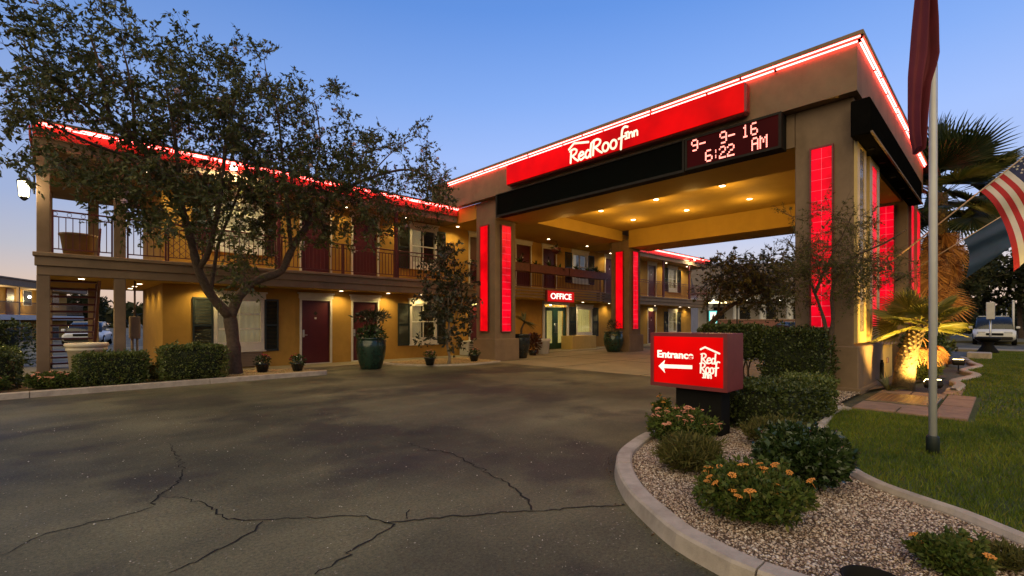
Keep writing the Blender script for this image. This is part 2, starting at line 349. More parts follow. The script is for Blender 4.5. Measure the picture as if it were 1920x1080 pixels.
def smooth_path(P, step=0.12):
    P = [np.array(p[:2], float) for p in P]; out = []
    for i in range(len(P) - 1):
        p0, p1, p2, p3 = P[max(i - 1, 0)], P[i], P[i + 1], P[min(i + 2, len(P) - 1)]
        k = max(2, int(np.linalg.norm(p2 - p1) / step))
        for j in range(k):
            t = j / k; out.append(0.5 * (2 * p1 + (p2 - p0) * t + (2 * p0 - 5 * p1 + 4 * p2 - p3) * t * t + (3 * p1 - p0 - 3 * p2 + p3) * t ** 3))
    out.append(P[-1]); return out
def normals(path):
    out = []
    for i in range(len(path)):
        t = path[min(i + 1, len(path) - 1)] - path[max(i - 1, 0)]; t = t / (np.linalg.norm(t) + 1e-9); out.append(np.array([-t[1], t[0]]))
    return out
def sweep_kerb(parent, path, prof, seg, name='kerb_stone', mt=None, gap=0.006):
    """kerb cast in lengths: each length is a piece with a recessed joint"""
    nr = normals(path); cum = [0]
    for i in range(1, len(path)): cum.append(cum[-1] + np.linalg.norm(path[i] - path[i - 1]))
    tot = cum[-1]; k = max(1, int(round(tot / seg)))
    px = np.array([p[0] for p in path]); py = np.array([p[1] for p in path]); nx = np.array([q[0] for q in nr]); ny = np.array([q[1] for q in nr])
    for s in range(k):
        a = tot * s / k + (gap if s else 0); b = tot * (s + 1) / k - (gap if s < k - 1 else 0)
        ts = np.linspace(a, b, max(3, int((b - a) / 0.12)))
        rings = []
        for t in ts:
            P = np.array([np.interp(t, cum, px), np.interp(t, cum, py)]); Q = np.array([np.interp(t, cum, nx), np.interp(t, cum, ny)])
            rings.append([(P[0] + Q[0] * o, P[1] + Q[1] * o, z) for o, z in prof])
        MB().loft(rings, smooth=False, caps=True).build(name, mt or m_kerb, parent)
def sheet(name, pts, z, m, kind='structure', parent=None, label=None):
    b = MB(); b.poly([(p[0], p[1], z) for p in pts]); o = b.build(name, m, parent)
    if parent is None: tag(o, label, None, None, kind)
    return o

# cracks in the asphalt (dark filled fissures, traced on the ground)
def crack(pts, w):
    P = [G(x, y)[:2] for x, y in pts]; fine = []
    for i in range(len(P) - 1):
        k = max(2, int(np.linalg.norm(P[i + 1] - P[i]) / 0.05))
        for j in range(k):
            t = j / k; fine.append(P[i] * (1 - t) + P[i + 1] * t + rng.normal(0, 0.014, 2))
    fine.append(P[-1]); nr = normals(fine); b = MB()
    n = len(fine)
    for i in range(n):
        ww = w * (0.42 + 0.5 * rng.random() + 0.7 * (0.5 + 0.5 * math.sin(i * 0.21 + w * 900)) * rng.random()) * (1 - 0.75 * (i / n) ** 3)
        b.v += [(fine[i][0] + nr[i][0] * ww, fine[i][1] + nr[i][1] * ww, 0.004), (fine[i][0] - nr[i][0] * ww, fine[i][1] - nr[i][1] * ww, 0.004)]
    for i in range(n - 1): b.addf([2 * i, 2 * i + 1, 2 * i + 3, 2 * i + 2])
    return b.build('crack', m_crack, drive)
m_crack = mat('crack_fill', (0.012, 0.010, 0.008), 0.9, 0.3, 20)
crack([(1175, 948), (1120, 950), (1010, 957), (940, 962), (860, 968), (765, 977), (720, 981), (675, 968), (640, 968), (590, 971), (520, 974), (470, 976), (412, 972), (400, 955), (375, 940), (300, 930)], 0.009)
crack([(720, 981), (745, 984), (705, 1003), (665, 1030), (630, 1052), (590, 1078)], 0.011)
crack([(492, 978), (470, 1000), (425, 1026), (370, 1050), (315, 1076)], 0.007)
crack([(1003, 955), (975, 925), (950, 905), (905, 882), (870, 862), (845, 850), (800, 843), (760, 830), (715, 820)], 0.008)
crack([(285, 950), (290, 935), (325, 910), (343, 890), (338, 865), (330, 850), (318, 832)], 0.007)
crack([(285, 950), (230, 968), (150, 985), (70, 1005), (0, 1042)], 0.006)
crack([(764, 977), (762, 965), (768, 956)], 0.006)

# concrete court under the portico, its edge joint
court = sheet('concrete_court', [(10.93, 3.9), (22.5, 3.9), (22.5, 15.6), (10.93, 15.6)], 0.006, m_conc, label='tan concrete paving under the portico')
for yy in (6.6, 9.6, 12.4):
    b = MB(); b.box(10.95, 22.4, yy - 0.008, yy + 0.008, 0.0, 0.0095); b.build('joint', m_crack, court)
for xx in (14.6, 18.4):
    b = MB(); b.box(xx - 0.008, xx + 0.008, 4.0, 15.5, 0.0, 0.0095); b.build('joint', m_crack, court)
walk = MB(); walk.box(2.0, 36, 14.45, 15.75, -0.05, 0.03); walk.box(-8, 2.0, 14.9, 22, -0.05, 0.025)
tag(walk.build('walkway', m_conc), 'concrete walkway along the motel doors', kind='structure')

# island kerb
isl = [(11.0, 5.35), (10.2, 5.0), (9.0, 4.15), (7.6, 3.45), (6.4, 3.06)] + [tuple(G(x, y, 0.11)[:2]) for x, y in [(1247, 796), (1204, 810), (1171.5, 829.6), (1155, 846), (1152, 869.6), (1156.7, 887), (1174, 917), (1204, 946.7), (1260, 994), (1320, 1027), (1376, 1056)]] + [(2.6, 0.7), (2.66, 0.1), (2.85, -0.9), (3.2, -2.5), (3.6, -5.0)]
islp = smooth_path(isl)
kprof = [(0, 0.0), (0.016, 0.095), (0.032, 0.11), (0.145, 0.112), (0.16, 0.10), (0.16, 0.0)]
kroot = tag(link('kerb', None), 'pale concrete kerb curving round the gravel island', kind='structure'); 
sweep_kerb(kroot, islp, [(o, z) for o, z in kprof], 1.9)
# lawn edging
edg_px = [(1592, 764), (1575, 762), (1560, 768), (1545, 784), (1522, 820)]
edg = [tuple(G(x, y, 0.11)[:2]) for x, y in edg_px] + [(5.6, 1.28)] + [tuple(G(x, y, 0.11)[:2]) for x, y in [(1622, 891), (1700, 922), (1815, 960), (1920, 1003)]] + [(4.0, -0.5), (3.85, -1.4), (3.9, -3.0), (4.2, -5.5)]
edgp = smooth_path(edg)
eroot = tag(link('lawn_edging', None), 'rounded pale concrete edging between gravel bed and lawn', kind='structure')
eprof = [(-0.062, 0.0), (-0.06, 0.075), (-0.04, 0.108), (0.0, 0.12), (0.04, 0.108), (0.06, 0.075), (0.062, 0.0)]
sweep_kerb(eroot, edgp, eprof, 1.75, 'edging_length', gap=0.012)
# gravel bed
kin = [p + q * 0.15 for p, q in zip(islp, normals(islp))]
bed_poly = [tuple(p) for p in kin] + [tuple(p) for p in edgp[::-1]] + [(9.4, 1.9), (11.3, 1.9), (16.0, 0.95), (16.0, 3.9), (11.0, 3.9)]
bed = MB(); bed.poly([(p[0], p[1], 0.06) for p in bed_poly])
tag(bed.build('gravel_bed', m_dirt), 'brown soil under the gravel of the island', kind='structure')
def inside(poly, P):
    poly = np.asarray(poly); x, y = P[:, 0], P[:, 1]; c = np.zeros(len(P), bool); j = len(poly) - 1
    for i in range(len(poly)):
        xi, yi = poly[i]; xj, yj = poly[j]
        t = ((yi > y) != (yj > y)) & (x < (xj - xi) * (y - yi) / (yj - yi + 1e-12) + xi); c ^= t; j = i
    return c
def pebbles(name, poly, n, z, s0, s1, m, zf=None, lab=None, bx=None):
    poly = np.asarray(poly); lo, hi = (poly.min(0), poly.max(0)) if bx is None else (np.array(bx[0]), np.array(bx[1]))
    P = rng.random((n, 2)) * (hi - lo) + lo; P = P[inside(poly, P)]; n = len(P)
    base = np.array([(1, 0, 0), (0, 1, 0), (-1, 0, 0), (0, -1, 0), (0, 0, 1), (0, 0, -1)], float)
    F = np.array([(0, 1, 4), (1, 2, 4), (2, 3, 4), (3, 0, 4), (1, 0, 5), (2, 1, 5), (3, 2, 5), (0, 3, 5)])
    s = s0 + (s1 - s0) * rng.random((n, 1, 1)) ** 2
    V = base[None] * (0.75 + 0.5 * rng.random((n, 6, 1))) + rng.normal(0, 0.16, (n, 6, 3)); V = V * s * np.array([1, 1, 0.62])
    a = rng.random(n) * 6.283; ca, sa = np.cos(a)[:, None], np.sin(a)[:, None]
    X = V[:, :, 0] * ca - V[:, :, 1] * sa; Y = V[:, :, 0] * sa + V[:, :, 1] * ca
    Z = V[:, :, 2] + z + rng.random((n, 1)) * s[:, :, 0] * 0.5
    W = np.stack([X + P[:, 0:1], Y + P[:, 1:2], Z], -1).reshape(-1, 3)
    FF = (F[None] + (np.arange(n) * 6)[:, None, None]).reshape(-1, 3)
    return tag(link(name, idx_mesh(name, W, FF, m)), lab, 'gravel', None, 'stuff')
m_peb = leafmat('pebble_mix', [(0.11, 0.06, 0.045), (0.46, 0.33, 0.25), (0.70, 0.56, 0.46), (0.33, 0.22, 0.165), (0.85, 0.74, 0.65), (0.17, 0.105, 0.08), (0.60, 0.44, 0.34)], 0.75, 0.0, 0.25)
pebbles('gravel', bed_poly, 110000, 0.062, 0.0045, 0.0125, m_peb, lab='pinkish brown crushed gravel covering the island bed', bx=((2.3, -1.2), (6.2, 3.1)))
pebbles('gravel', bed_poly, 22000, 0.062, 0.007, 0.017, m_peb, lab='brown gravel round the hedges and the portico foot', bx=((6.2, 1.0), (11.0, 5.2)))

# lawn
wav = [tuple(G(x, y, 0.08)[:2]) for x, y in [(1786, 733), (1800, 721), (1790, 714), (1831, 703), (1806, 694), (1836, 686), (1822, 680)]]
lawn_poly = [tuple(p) for p in edgp] + [(5.5, -14), (31, -14), (31, 0.9), (23.4, 1.15)] + wav[::-1] + [(12.0, 0.62), (8.75, 1.62)]
lw = MB(); lw.poly([(p[0], p[1], 0.062) for p in lawn_poly]); tag(lw.build('lawn', m_lawn), 'green lawn beside the portico', kind='structure')
wroot = tag(link('bed_edging', None), 'wavy concrete edging between lawn and palm bed', kind='structure')
sweep_kerb(wroot, smooth_path([(12.6, 0.72)] + wav + [(24.5, 1.1)], 0.2), [(-0.09, 0.0), (-0.09, 0.085), (-0.06, 0.11), (0.06, 0.11), (0.09, 0.085), (0.09, 0.0)], 2.2, 'edging_length')
m_grass = leafmat('grass_blades', [(0.07, 0.125, 0.010), (0.13, 0.20, 0.016), (0.21, 0.27, 0.028), (0.09, 0.16, 0.012), (0.25, 0.23, 0.04)], 0.6, 0.25, 0.25, 1.3)
def grass(name, n, lo, hi, h0, h1, w, lab):
    P = rng.random((n, 2)) * (np.array(hi) - np.array(lo)) + np.array(lo); P = P[inside(lawn_poly, P)]
    ok = ~((P[:, 0] > 8.72) & (P[:, 0] < 11.62) & (P[:, 1] > 0.28) & (P[:, 1] < 1.68)); P = P[ok]; n = len(P)
    a = rng.random(n) * 6.283; h = h0 + (h1 - h0) * rng.random(n); le = rng.normal(0, 0.45, (n, 2)) * h[:, None]
    d = np.stack([np.cos(a), np.sin(a)], 1) * (w * (0.6 + 0.8 * rng.random(n)))[:, None]
    z0 = np.full(n, 0.055)
    V = np.stack([np.column_stack([P - d, z0]), np.column_stack([P + d, z0]), np.column_stack([P + le, 0.06 + h])], 1)
    return tag(link(name, fast_mesh(name, V, 3, m_grass)), lab, 'grass', None, 'stuff')
grass('grass', 90000, (3.6, -1.6), (9.5, 2.0), 0.025, 0.06, 0.0035, 'short green grass blades of the lawn by the flagpole')
grass('grass', 70000, (9.5, -3.0), (31, 1.2), 0.03, 0.06, 0.008, 'short green grass blades of the lawn beyond the pavers')
# pavement and kerb at the side street
sw = MB(); sw.box(31.0, 32.6, -30, 12, -0.05, 0.11); tag(sw.build('pavement', m_conc), 'pale pavement at the side street beyond the lawn', kind='structure')
sw = MB(); sw.box(44.0, 44.4, -40, 20, -0.05, 0.13); sw.box(44.4, 70, -40, 20, -0.05, 0.12); tag(sw.build('verge', mat('verge', (0.10, 0.09, 0.045), 0.95, 0.3, 2)), 'grassy verge across the side street', kind='structure')

# planted strips along the motel
m_tanpeb = leafmat('tan_pebble_mix', [(0.30, 0.19, 0.08), (0.45, 0.31, 0.14), (0.55, 0.40, 0.2), (0.25, 0.16, 0.07)], 0.8, 0.0, 0.2)
strip1 = [(-9, 12.62), (4.95, 12.62), (5.15, 12.75), (4.9, 13.9), (3.9, 14.44), (1.9, 14.44), (1.9, 14.85), (-9, 14.85)]
sheet('planting_strip', strip1, 0.07, mat('tan_soil', (0.20, 0.13, 0.06), 0.95, 0.25, 8, 0.6, 60), label='tan soil strip under the tree along the motel')
pebbles('gravel', [(1.9, 12.62), (4.95, 12.62), (5.15, 12.75), (4.9, 13.9), (3.9, 14.44), (1.9, 14.44)], 9000, 0.07, 0.012, 0.024, m_tanpeb, lab='tan gravel at the foot of the spreading tree')
strip2 = [(8.0, 13.7), (8.6, 12.75), (9.6, 12.2), (11.1, 12.3), (11.1, 14.4), (8.0, 14.4)]
sheet('planting_strip', strip2, 0.045, mat('tan_soil_two', (0.20, 0.13, 0.06), 0.95, 0.25, 8, 0.6, 60), label='tan soil strip under the small tree by the portico column')
pebbles('gravel', strip2, 9000, 0.045, 0.012, 0.024, m_tanpeb, lab='tan gravel at the foot of the small tree by the column')
k2 = tag(link('kerb', None), 'low concrete kerb along the planted strip by the motel', kind='structure')
sweep_kerb(k2, smooth_path([(5.16, 12.62), (5.0, 12.46), (3.5, 12.45), (-9.0, 12.40)], 0.5), [(0, 0.0), (0.0, 0.08), (0, 0.105), (-0.02, 0.115), (-0.14, 0.115), (-0.16, 0.1), (-0.16, 0.0)], 2.6)
k3 = tag(link('kerb', None), 'low concrete kerb round the small tree by the portico column', kind='structure')
sweep_kerb(k3, smooth_path([(11.05, 12.26), (9.6, 12.13), (8.5, 12.66), (7.92, 13.7), (7.92, 14.4)], 0.3), [(0, 0), (0, 0.04), (0.01, 0.055), (0.1, 0.055), (0.11, 0.04), (0.11, 0)], 1.6)

# loose chips on the worn asphalt
def ap(x, y): return tuple(G(x, y)[:2])
pebbles('loose_chips', [ap(0, 1120), ap(0, 800), ap(500, 760), ap(1140, 830), ap(1140, 900), ap(1190, 985), ap(1300, 1070), ap(1290, 1120)], 1300, 0.0015, 0.003, 0.007, leafmat('chip_mix', [(0.2, 0.17, 0.13), (0.45, 0.4, 0.34), (0.7, 0.66, 0.6)], 0.7, 0.0, 0.3), lab='pale loose stone chips scattered over the asphalt')

nk = normals(islp); sel = [i for i in range(len(islp)) if islp[i][0] < 6.0]
deb = [tuple(islp[i] - nk[i] * 0.005) for i in sel] + [tuple(islp[i] - nk[i] * (0.05 + 0.05 * rng.random())) for i in sel[::-1]]
pebbles('kerb_debris', deb, 14000, 0.001, 0.003, 0.010, leafmat('debris_mix', [(0.05, 0.03, 0.018), (0.12, 0.075, 0.045), (0.25, 0.18, 0.12), (0.03, 0.022, 0.014)], 0.9, 0.0, 0.1), lab='dry leaf litter and grit lying along the island kerb')
# ---------------------------------------------------------------- the motel wing
YF, YW = 14.8, 15.75          # balcony edge, room wall
XA, XB = -0.46, 33.8
def wx(px, Y=YW): return float(PY(px, 600, Y)[0])
motel = thing('motel_building', 'two storey tan and ochre motel wing with balcony walkway and red lit roof edge', 'building', (XA, YF, 0))
motel.location = (0, 0, 0)
def wall_with_holes(x0, x1, z0, z1, holes, y0, y1):
    b = MB(); xs = sorted({x0, x1, *[h[0] for h in holes], *[h[1] for h in holes]})
    for a, c in zip(xs[:-1], xs[1:]):
        m = (a + c) / 2; hs = sorted([h for h in holes if h[0] < m < h[1]], key=lambda h: h[2]); z = z0
        for h in hs:
            if h[2] > z: b.box(a, c, y0, y1, z, h[2])
            z = h[3]
        if z < z1: b.box(a, c, y0, y1, z, z1)
    return b
def lit_window(x0, x1, z0, z1, y, parent, curt=(0.0, 1.0), mull=1, rows=1, sill=True, mcur=None, frame=None):
    """sash window in a hole: frame (> glazing bars), pane, curtain, sill, head"""
    fm = frame or m_white
    w = MB(); t = 0.055
    w.box(x0 - 0.05, x0 + t, y - 0.03, y + 0.09, z0, z1, 0.008); w.box(x1 - t, x1 + 0.05, y - 0.03, y + 0.09, z0, z1, 0.008)
    w.box(x0 + t, x1 - t, y - 0.025, y + 0.09, z1 - t, z1); w.box(x0 + t, x1 - t, y - 0.025, y + 0.09, z0, z0 + t)
    win = w.build('window', fm, parent)
    zm = (z0 + z1) / 2
    g = MB(); g.box(x0 + t, x1 - t, y + 0.035, y + 0.041, z0 + t, z1 - t); g.build('pane', m_glass, win)
    g = MB()
    for i in range(mull):
        xm = x0 + (x1 - x0) * (i + 1) / (mull + 1); g.box(xm - 0.016, xm + 0.016, y + 0.008, y + 0.033, z0 + t, z1 - t)
    for i in range(rows):
        zz = z0 + (z1 - z0) * (i + 1) / (rows + 1); g.box(x0 + t, x1 - t, y + 0.004, y + 0.03, zz - 0.022, zz + 0.022)
    g.build('glazing_bar', fm, win)
    # pleated curtain
    c = MB(); ca, cb = x0 + (x1 - x0) * curt[0], x0 + (x1 - x0) * curt[1]; n = max(8, int((cb - ca) / 0.035)); up, dn = [], []
    for i in range(n + 1):
        xx = ca + (cb - ca) * i / n; yy = y + 0.14 + 0.02 * math.sin(i * 1.35 + x0) + 0.01 * math.sin(i * 0.6); up.append((xx, yy, z1 + 0.02)); dn.append((xx, yy - 0.01, z0 - 0.02))
    c.loft([dn, up], closed=False); c.build('curtain', mcur or m_curtain, win)
    h = MB(); h.box(x0 - 0.09, x1 + 0.09, y - 0.06, y - 0.001, z1 + 0.002, z1 + 0.17, 0.01); h.box(x0 - 0.13, x1 + 0.13, y - 0.09, y - 0.001, z1 + 0.172, z1 + 0.225, 0.01); h.build('window_head', fm, win)
    if sill:
        s = MB(); s.box(x0 - 0.05, x1 + 0.05, y - 0.04, y - 0.001, z0 - 0.2, z0 - 0.002, 0.006); s.box(x0 - 0.09, x1 + 0.09, y - 0.09, y - 0.001, z0 - 0.245, z0 - 0.202, 0.008); s.build('sill', fm, win)
    return win
def shutter(x0, x1, z0, z1, y, parent):
    b = MB(); b.box(x0, x0 + 0.05, y - 0.045, y - 0.002, z0, z1, 0.005); b.box(x1 - 0.05, x1, y - 0.045, y - 0.002, z0, z1, 0.005)
    for zz in (z0, (z0 + z1) / 2 - 0.03, z1 - 0.06): b.box(x0 + 0.05, x1 - 0.05, y - 0.043, y - 0.002, zz, zz + 0.06)
    o = b.build('shutter', m_shutter, parent)
    s = MB(); z = z0 + 0.07; b2 = x1 - 0.05
    while z < z1 - 0.07:
        s.prism([(x0 + 0.05, y - 0.036, z), (x0 + 0.05, y - 0.006, z + 0.03), (x0 + 0.05, y - 0.002, z + 0.026), (x0 + 0.05, y - 0.032, z - 0.004)], (b2 - x0 - 0.05, 0, 0)); z += 0.042
    s.build('louvre_slats', m_shutter, o)
    return o
def room_door(x0, x1, z0, z1, y, parent, head=True):
    b = MB(); b.box(x0, x1, y + 0.05, y + 0.1, z0 + 0.02, z1, 0.004)
    d = b.build('door', m_door, parent)
    f = MB(); f.box(x0 - 0.07, x0 - 0.002, y - 0.03, y + 0.07, z0, z1 + 0.06, 0.006); f.box(x1 + 0.002, x1 + 0.07, y - 0.03, y + 0.07, z0, z1 + 0.06, 0.006); f.box(x0 - 0.002, x1 + 0.002, y - 0.028, y + 0.07, z1 + 0.002, z1 + 0.058)
    f.build('frame', m_white, d)
    f = MB(); f.box(x0, x1, y - 0.06, y + 0.1, z0 - 0.01, z0 + 0.018); f.build('threshold', m_pale, d)
    if head:
        f = MB(); f.box(x0 - 0.1, x1 + 0.1, y - 0.05, y - 0.001, z1 + 0.062, z1 + 0.2, 0.008); f.box(x0 - 0.14, x1 + 0.14, y - 0.085, y - 0.001, z1 + 0.202, z1 + 0.255, 0.01); f.build('door_head', m_white, d)
    h = MB(); h.box(x0 + 0.035, x0 + 0.10, y + 0.028, y + 0.05, z0 + 0.88, z0 + 1.12, 0.006); h.tube([(x0 + 0.07, y + 0.03, z0 + 0.95), (x0 + 0.07, y - 0.02, z0 + 0.95), (x0 + 0.17, y - 0.02, z0 + 0.95)], 0.011, 6); h.build('handle', m_steel, d)
    xm = (x0 + x1) / 2
    p = MB(); p.box(xm - 0.03, xm + 0.03, y + 0.043, y + 0.05, z0 + 1.47, z0 + 1.53); p.build('number_plate', m_pale, d)
    p = MB(); k = 10; p.prism([(xm + 0.07 * math.cos(a), y + 0.042, z0 + 1.66 + 0.07 * math.sin(a)) for a in [i * 2 * math.pi / 4 for i in range(4)]], (0, 0.008, 0)); p.build('knocker', m_dark, d)
    return d

# layout of openings along the wall (kind, x0, x1)
DW = 0.92
d1 = wx(565.8); d2 = wx(662); d3 = wx(881)
w1 = (wx(404), wx(492)); w2 = (wx(770), wx(817))
doors_x = [d1, d2, d3]
wins_x = [w1, w2]
fd1, fd2 = wx(1215), wx(1240)
fw = (wx(1253), wx(1267))
off_d = (wx(1021), wx(1062)); off_w = (wx(1081), wx(1109))
ZD = 2.08
for fl, zb in ((0, 0.03), (1, 2.96)):
    holes = []
    for dx in doors_x: holes.append((dx, dx + DW, zb, zb + ZD))
    for a, b2 in wins_x: holes.append((a, b2, zb + 0.72, zb + 2.06))
    holes.append((fd1, fd1 + 0.95, zb, zb + ZD)); holes.append((fw[0], fw[1] + 0.1, zb + 0.72, zb + 2.06))
    up_d = [(wx(968), wx(992)), (wx(1018), wx(1039)), (wx(1135), wx(1142) + 0.3)]
    if fl == 0: holes += [(off_d[0], off_d[1], zb, zb + 2.25), (off_w[0], off_w[1], zb + 0.78, zb + 2.1)]
    else: holes += [(x, x + 0.95, zb, zb + ZD) for x, _ in up_d] + [(wx(1073), wx(1101), zb + 0.72, zb + 2.06)]
    wl = wall_with_holes(2.06, 33.0, zb - 0.1, zb + 2.62 if fl == 0 else 5.6, holes, YW, YW + 0.2)
    wl.build('wall', m_wall, motel)
    b = MB(); b.box(2.06, 33.0, 17.4, 17.5, zb, zb + 2.4); b.build('room_partition', m_room, motel)
    for dx in doors_x: room_door(dx, dx + DW, zb, zb + ZD, YW, motel)
    for i, (a, b2) in enumerate(wins_x):
        lit_window(a, b2, zb + 0.72, zb + 2.06, YW, motel, curt=(0.0, 0.47) if i else (0.0, 1.0), mull=1, rows=1 if i else 2)
        sw_ = 0.5
        shutter(a - 0.06 - sw_, a - 0.06, zb + 0.48, zb + 2.08, YW, motel); shutter(b2 + 0.06, b2 + 0.06 + sw_ * 0.8, zb + 0.48, zb + 2.08, YW, motel)
    room_door(fd1, fd1 + 0.95, zb, zb + ZD, YW, motel)
    lit_window(fw[0], fw[1] + 0.1, zb + 0.72, zb + 2.06, YW, motel, curt=(0, 0.9), mull=1, rows=1)
    shutter(fw[0] - 0.6, fw[0] - 0.06, zb + 0.5, zb + 2.08, YW, motel); shutter(fw[1] + 0.16, fw[1] + 0.7, zb + 0.5, zb + 2.08, YW, motel)
    if fl == 1:
        for x, _ in up_d: room_door(x, x + 0.95, zb, zb + ZD, YW, motel)
        lit_window(wx(1073), wx(1101), zb + 0.72, zb + 2.06, YW, motel, curt=(0, 0.4), mull=1, rows=1)
        shutter(wx(1073) - 0.6, wx(1073) - 0.06, zb + 0.5, zb + 2.08, YW, motel); shutter(wx(1101) + 0.06, wx(1101) + 0.6, zb + 0.5, zb + 2.08, YW, motel)
# gable end walls, back wall, floor between the storeys
b = MB(); b.box(1.98, 2.18, YW + 0.002, 20.0, 0.0, 2.52); b.build('end_wall', m_wall, motel)
b = MB(); b.box(1.98, 2.18, YW + 0.002, 20.0, 2.9, 5.5); b.build('end_wall', m_wall, motel)
b = MB(); b.box(2.2, 33, 20.05, 20.25, 0.0, 5.5); b.build('back_wall', m_wall, motel)
b = MB(); b.box(32.8, 33.05, YW + 0.2, 20.0, 0.0, 5.6); b.build('end_wall', m_wall, motel)
# balcony slab with stepped fascia
def slab(x0, x1):
    b = MB(); b.box(x0 + 0.06, x1, YF + 0.12, 20.4, 2.46, 2.93); b.build('balcony_floor', m_soffit, motel)
    b = MB(); b.box(x0, x1, YF - 0.10, YF + 0.16, 2.865, 2.955, 0.012); b.box(x0 + 0.03, x1, YF - 0.05, YF + 0.14, 2.66, 2.863, 0.008); b.box(x0 + 0.07, x1, YF, YF + 0.13, 2.455, 2.658, 0.006); b.build('fascia', m_trimst, motel)
slab(XA, 12.2); slab(20.9, XB)
b = MB(); b.box(12.2, 20.9, YF + 0.1, 20.4, 2.46, 2.93); b.build('balcony_floor', m_soffit, motel)
# open fascia of separate boards over the office
for za in (2.50, 2.635, 2.77, 2.90):
    for xa, xb in ((12.25, wx(1023, YF) - 0.06), (wx(1023, YF) + 0.06, wx(1122, YF) - 0.04), (wx(1122, YF) + 0.08, 20.85)):
        b = MB(); b.box(xa, xb, YF - 0.10, YF - 0.06, za, za + 0.085, 0.006); b.build('fascia_board', m_trimst, motel)
for xa in (12.2, wx(1023, YF) - 0.05, wx(1122, YF) - 0.03):
    b = MB(); b.box(xa, xa + 0.1, YF - 0.11, YF + 0.1, 2.46, 2.99, 0.006); b.build('fascia_post', m_trimst, motel)
# roof edge: coping, red band, tan band; neon along the coping
def roofedge(x0, x1):
    b = MB(); b.box(x0, x1, YF - 0.02, 20.6, 5.28, 5.50); r = b.build('roof', m_trimst, motel)
    b = MB(); b.box(x0, x1, YF - 0.08, YF + 0.4, 5.502, 5.735, 0.008); b.build('red_band', m_redtrim, r)
    b = MB(); b.box(x0 - 0.03, x1 + 0.03, YF - 0.20, 20.7, 5.80, 5.86, 0.01); b.box(x0, x1, YF - 0.06, 20.5, 5.5, 5.80); b.build('coping', m_trimst, r)
    for dy, dz in ((-0.17, 5.775), (-0.13, 5.742)):
        xs = x0 + 0.02
        while xs < x1 - 0.3:
            xe = min(xs + 2.4, x1 - 0.02); b = MB(); b.tube([(xs, YF + dy, dz), (xe, YF + dy, dz)], 0.014, 6); b.build('neon_tube', m_neon, r); xs = xe + 0.05
roofedge(XA, 11.15); roofedge(20.95, XB)
b = MB(); b.box(XA - 0.06, XA - 0.03, YF - 0.02, 20.4, 5.5, 5.74); b.build('red_band', m_redtrim, motel)
# columns carrying the balcony and roof
for x0, x1 in ((-0.40, -0.18), (0.92, 1.14)):
    b = MB(); b.box(x0, x1, YF + 0.02, YF + 0.26, 0.0, 2.456, 0.012); b.build('column', m_stucco, motel)
    b = MB(); b.box(x0, x1, YF + 0.02, YF + 0.26, 2.957, 5.28, 0.012); b.build('column', m_stucco, motel)
b = MB(); b.box(-0.39, -0.19, 19.6, 19.85, 0.0, 5.28, 0.012); b.build('column', m_stucco, motel)
b = MB(); b.box(0.6, 0.85, 19.6, 19.85, 0.0, 5.28, 0.012); b.build('column', m_stucco, motel)
for x in (4.65, 8.55, wx(1243, YF + 0.1), 30.9):
    b = MB(); b.box(x - 0.05, x + 0.05, YF + 0.03, YF + 0.13, 2.957, 5.28, 0.008); b.build('post', m_rail, motel)
# iron railings, one panel per bay
def railing(x0, x1, y=YF + 0.06, z=2.96, h=0.98, lattice=False, parent=motel):
    b = MB(); b.box(x0, x1, y - 0.02, y + 0.02, z + h - 0.035, z + h, 0.005); b.box(x0, x1, y - 0.014, y + 0.014, z + h - 0.16, z + h - 0.135); b.box(x0, x1, y - 0.014, y + 0.014, z + 0.09, z + 0.115)
    b.box(x0, x0 + 0.035, y - 0.018, y + 0.018, z, z + h); b.box(x1 - 0.035, x1, y - 0.018, y + 0.018, z, z + h)
    o = b.build('railing', m_rail, parent)
    b = MB(); n = max(2, int((x1 - x0) / 0.115))
    for i in range(1, n):
        xx = x0 + (x1 - x0) * i / n; b.box(xx - 0.008, xx + 0.008, y - 0.008, y + 0.008, z + 0.115, z + h - 0.135)
    for i in range(0, n, 2):
        xx = x0 + (x1 - x0) * (i + 0.5) / n; b.tube([(xx + 0.04 * math.cos(a), y, z + h - 0.085 + 0.045 * math.sin(a)) for a in [k * math.pi / 4 for k in range(9)]], 0.005, 4, False)
    if lattice:
        w = x1 - x0; k = int(w / 0.16)
        for i in range(k):
            xa = x0 + w * i / k; xb = x0 + w * (i + 1) / k
            for zz in np.arange(z + 0.12, z + h - 0.3, 0.19):
                b.tube([(xa, y, zz), (xb, y, zz + 0.19)], 0.006, 4, False); b.tube([(xb, y, zz), (xa, y, zz + 0.19)], 0.006, 4, False)
    b.build('balusters', m_rail, o)
    return o
for a, c, lt in ((-0.16, 0.90, 0), (1.16, 1.95, 0), (1.97, 2.75, 1), (2.77, 4.58, 0), (4.72, 6.6, 0), (6.62, 8.48, 0), (8.62, 11.1, 0), (12.3, 16.4, 0), (16.42, 20.7, 0), (21.0, wx(1243, YF + 0.1) - 0.07, 0), (wx(1243, YF + 0.1) + 0.07, 30.83, 0), (30.97, 33.6, 0)):
    railing(a, c, lattice=lt)
# side railing at the open end
b = MB(); b.box(-0.36, -0.32, YF + 0.28, 19.6, 3.9, 3.94); b.box(-0.36, -0.32, YF + 0.28, 19.6, 3.06, 3.085)
for yy in np.arange(YF + 0.35, 19.5, 0.12): b.box(-0.35, -0.334, yy, yy + 0.016, 3.085, 3.9)
b.build('railing', m_rail, motel)
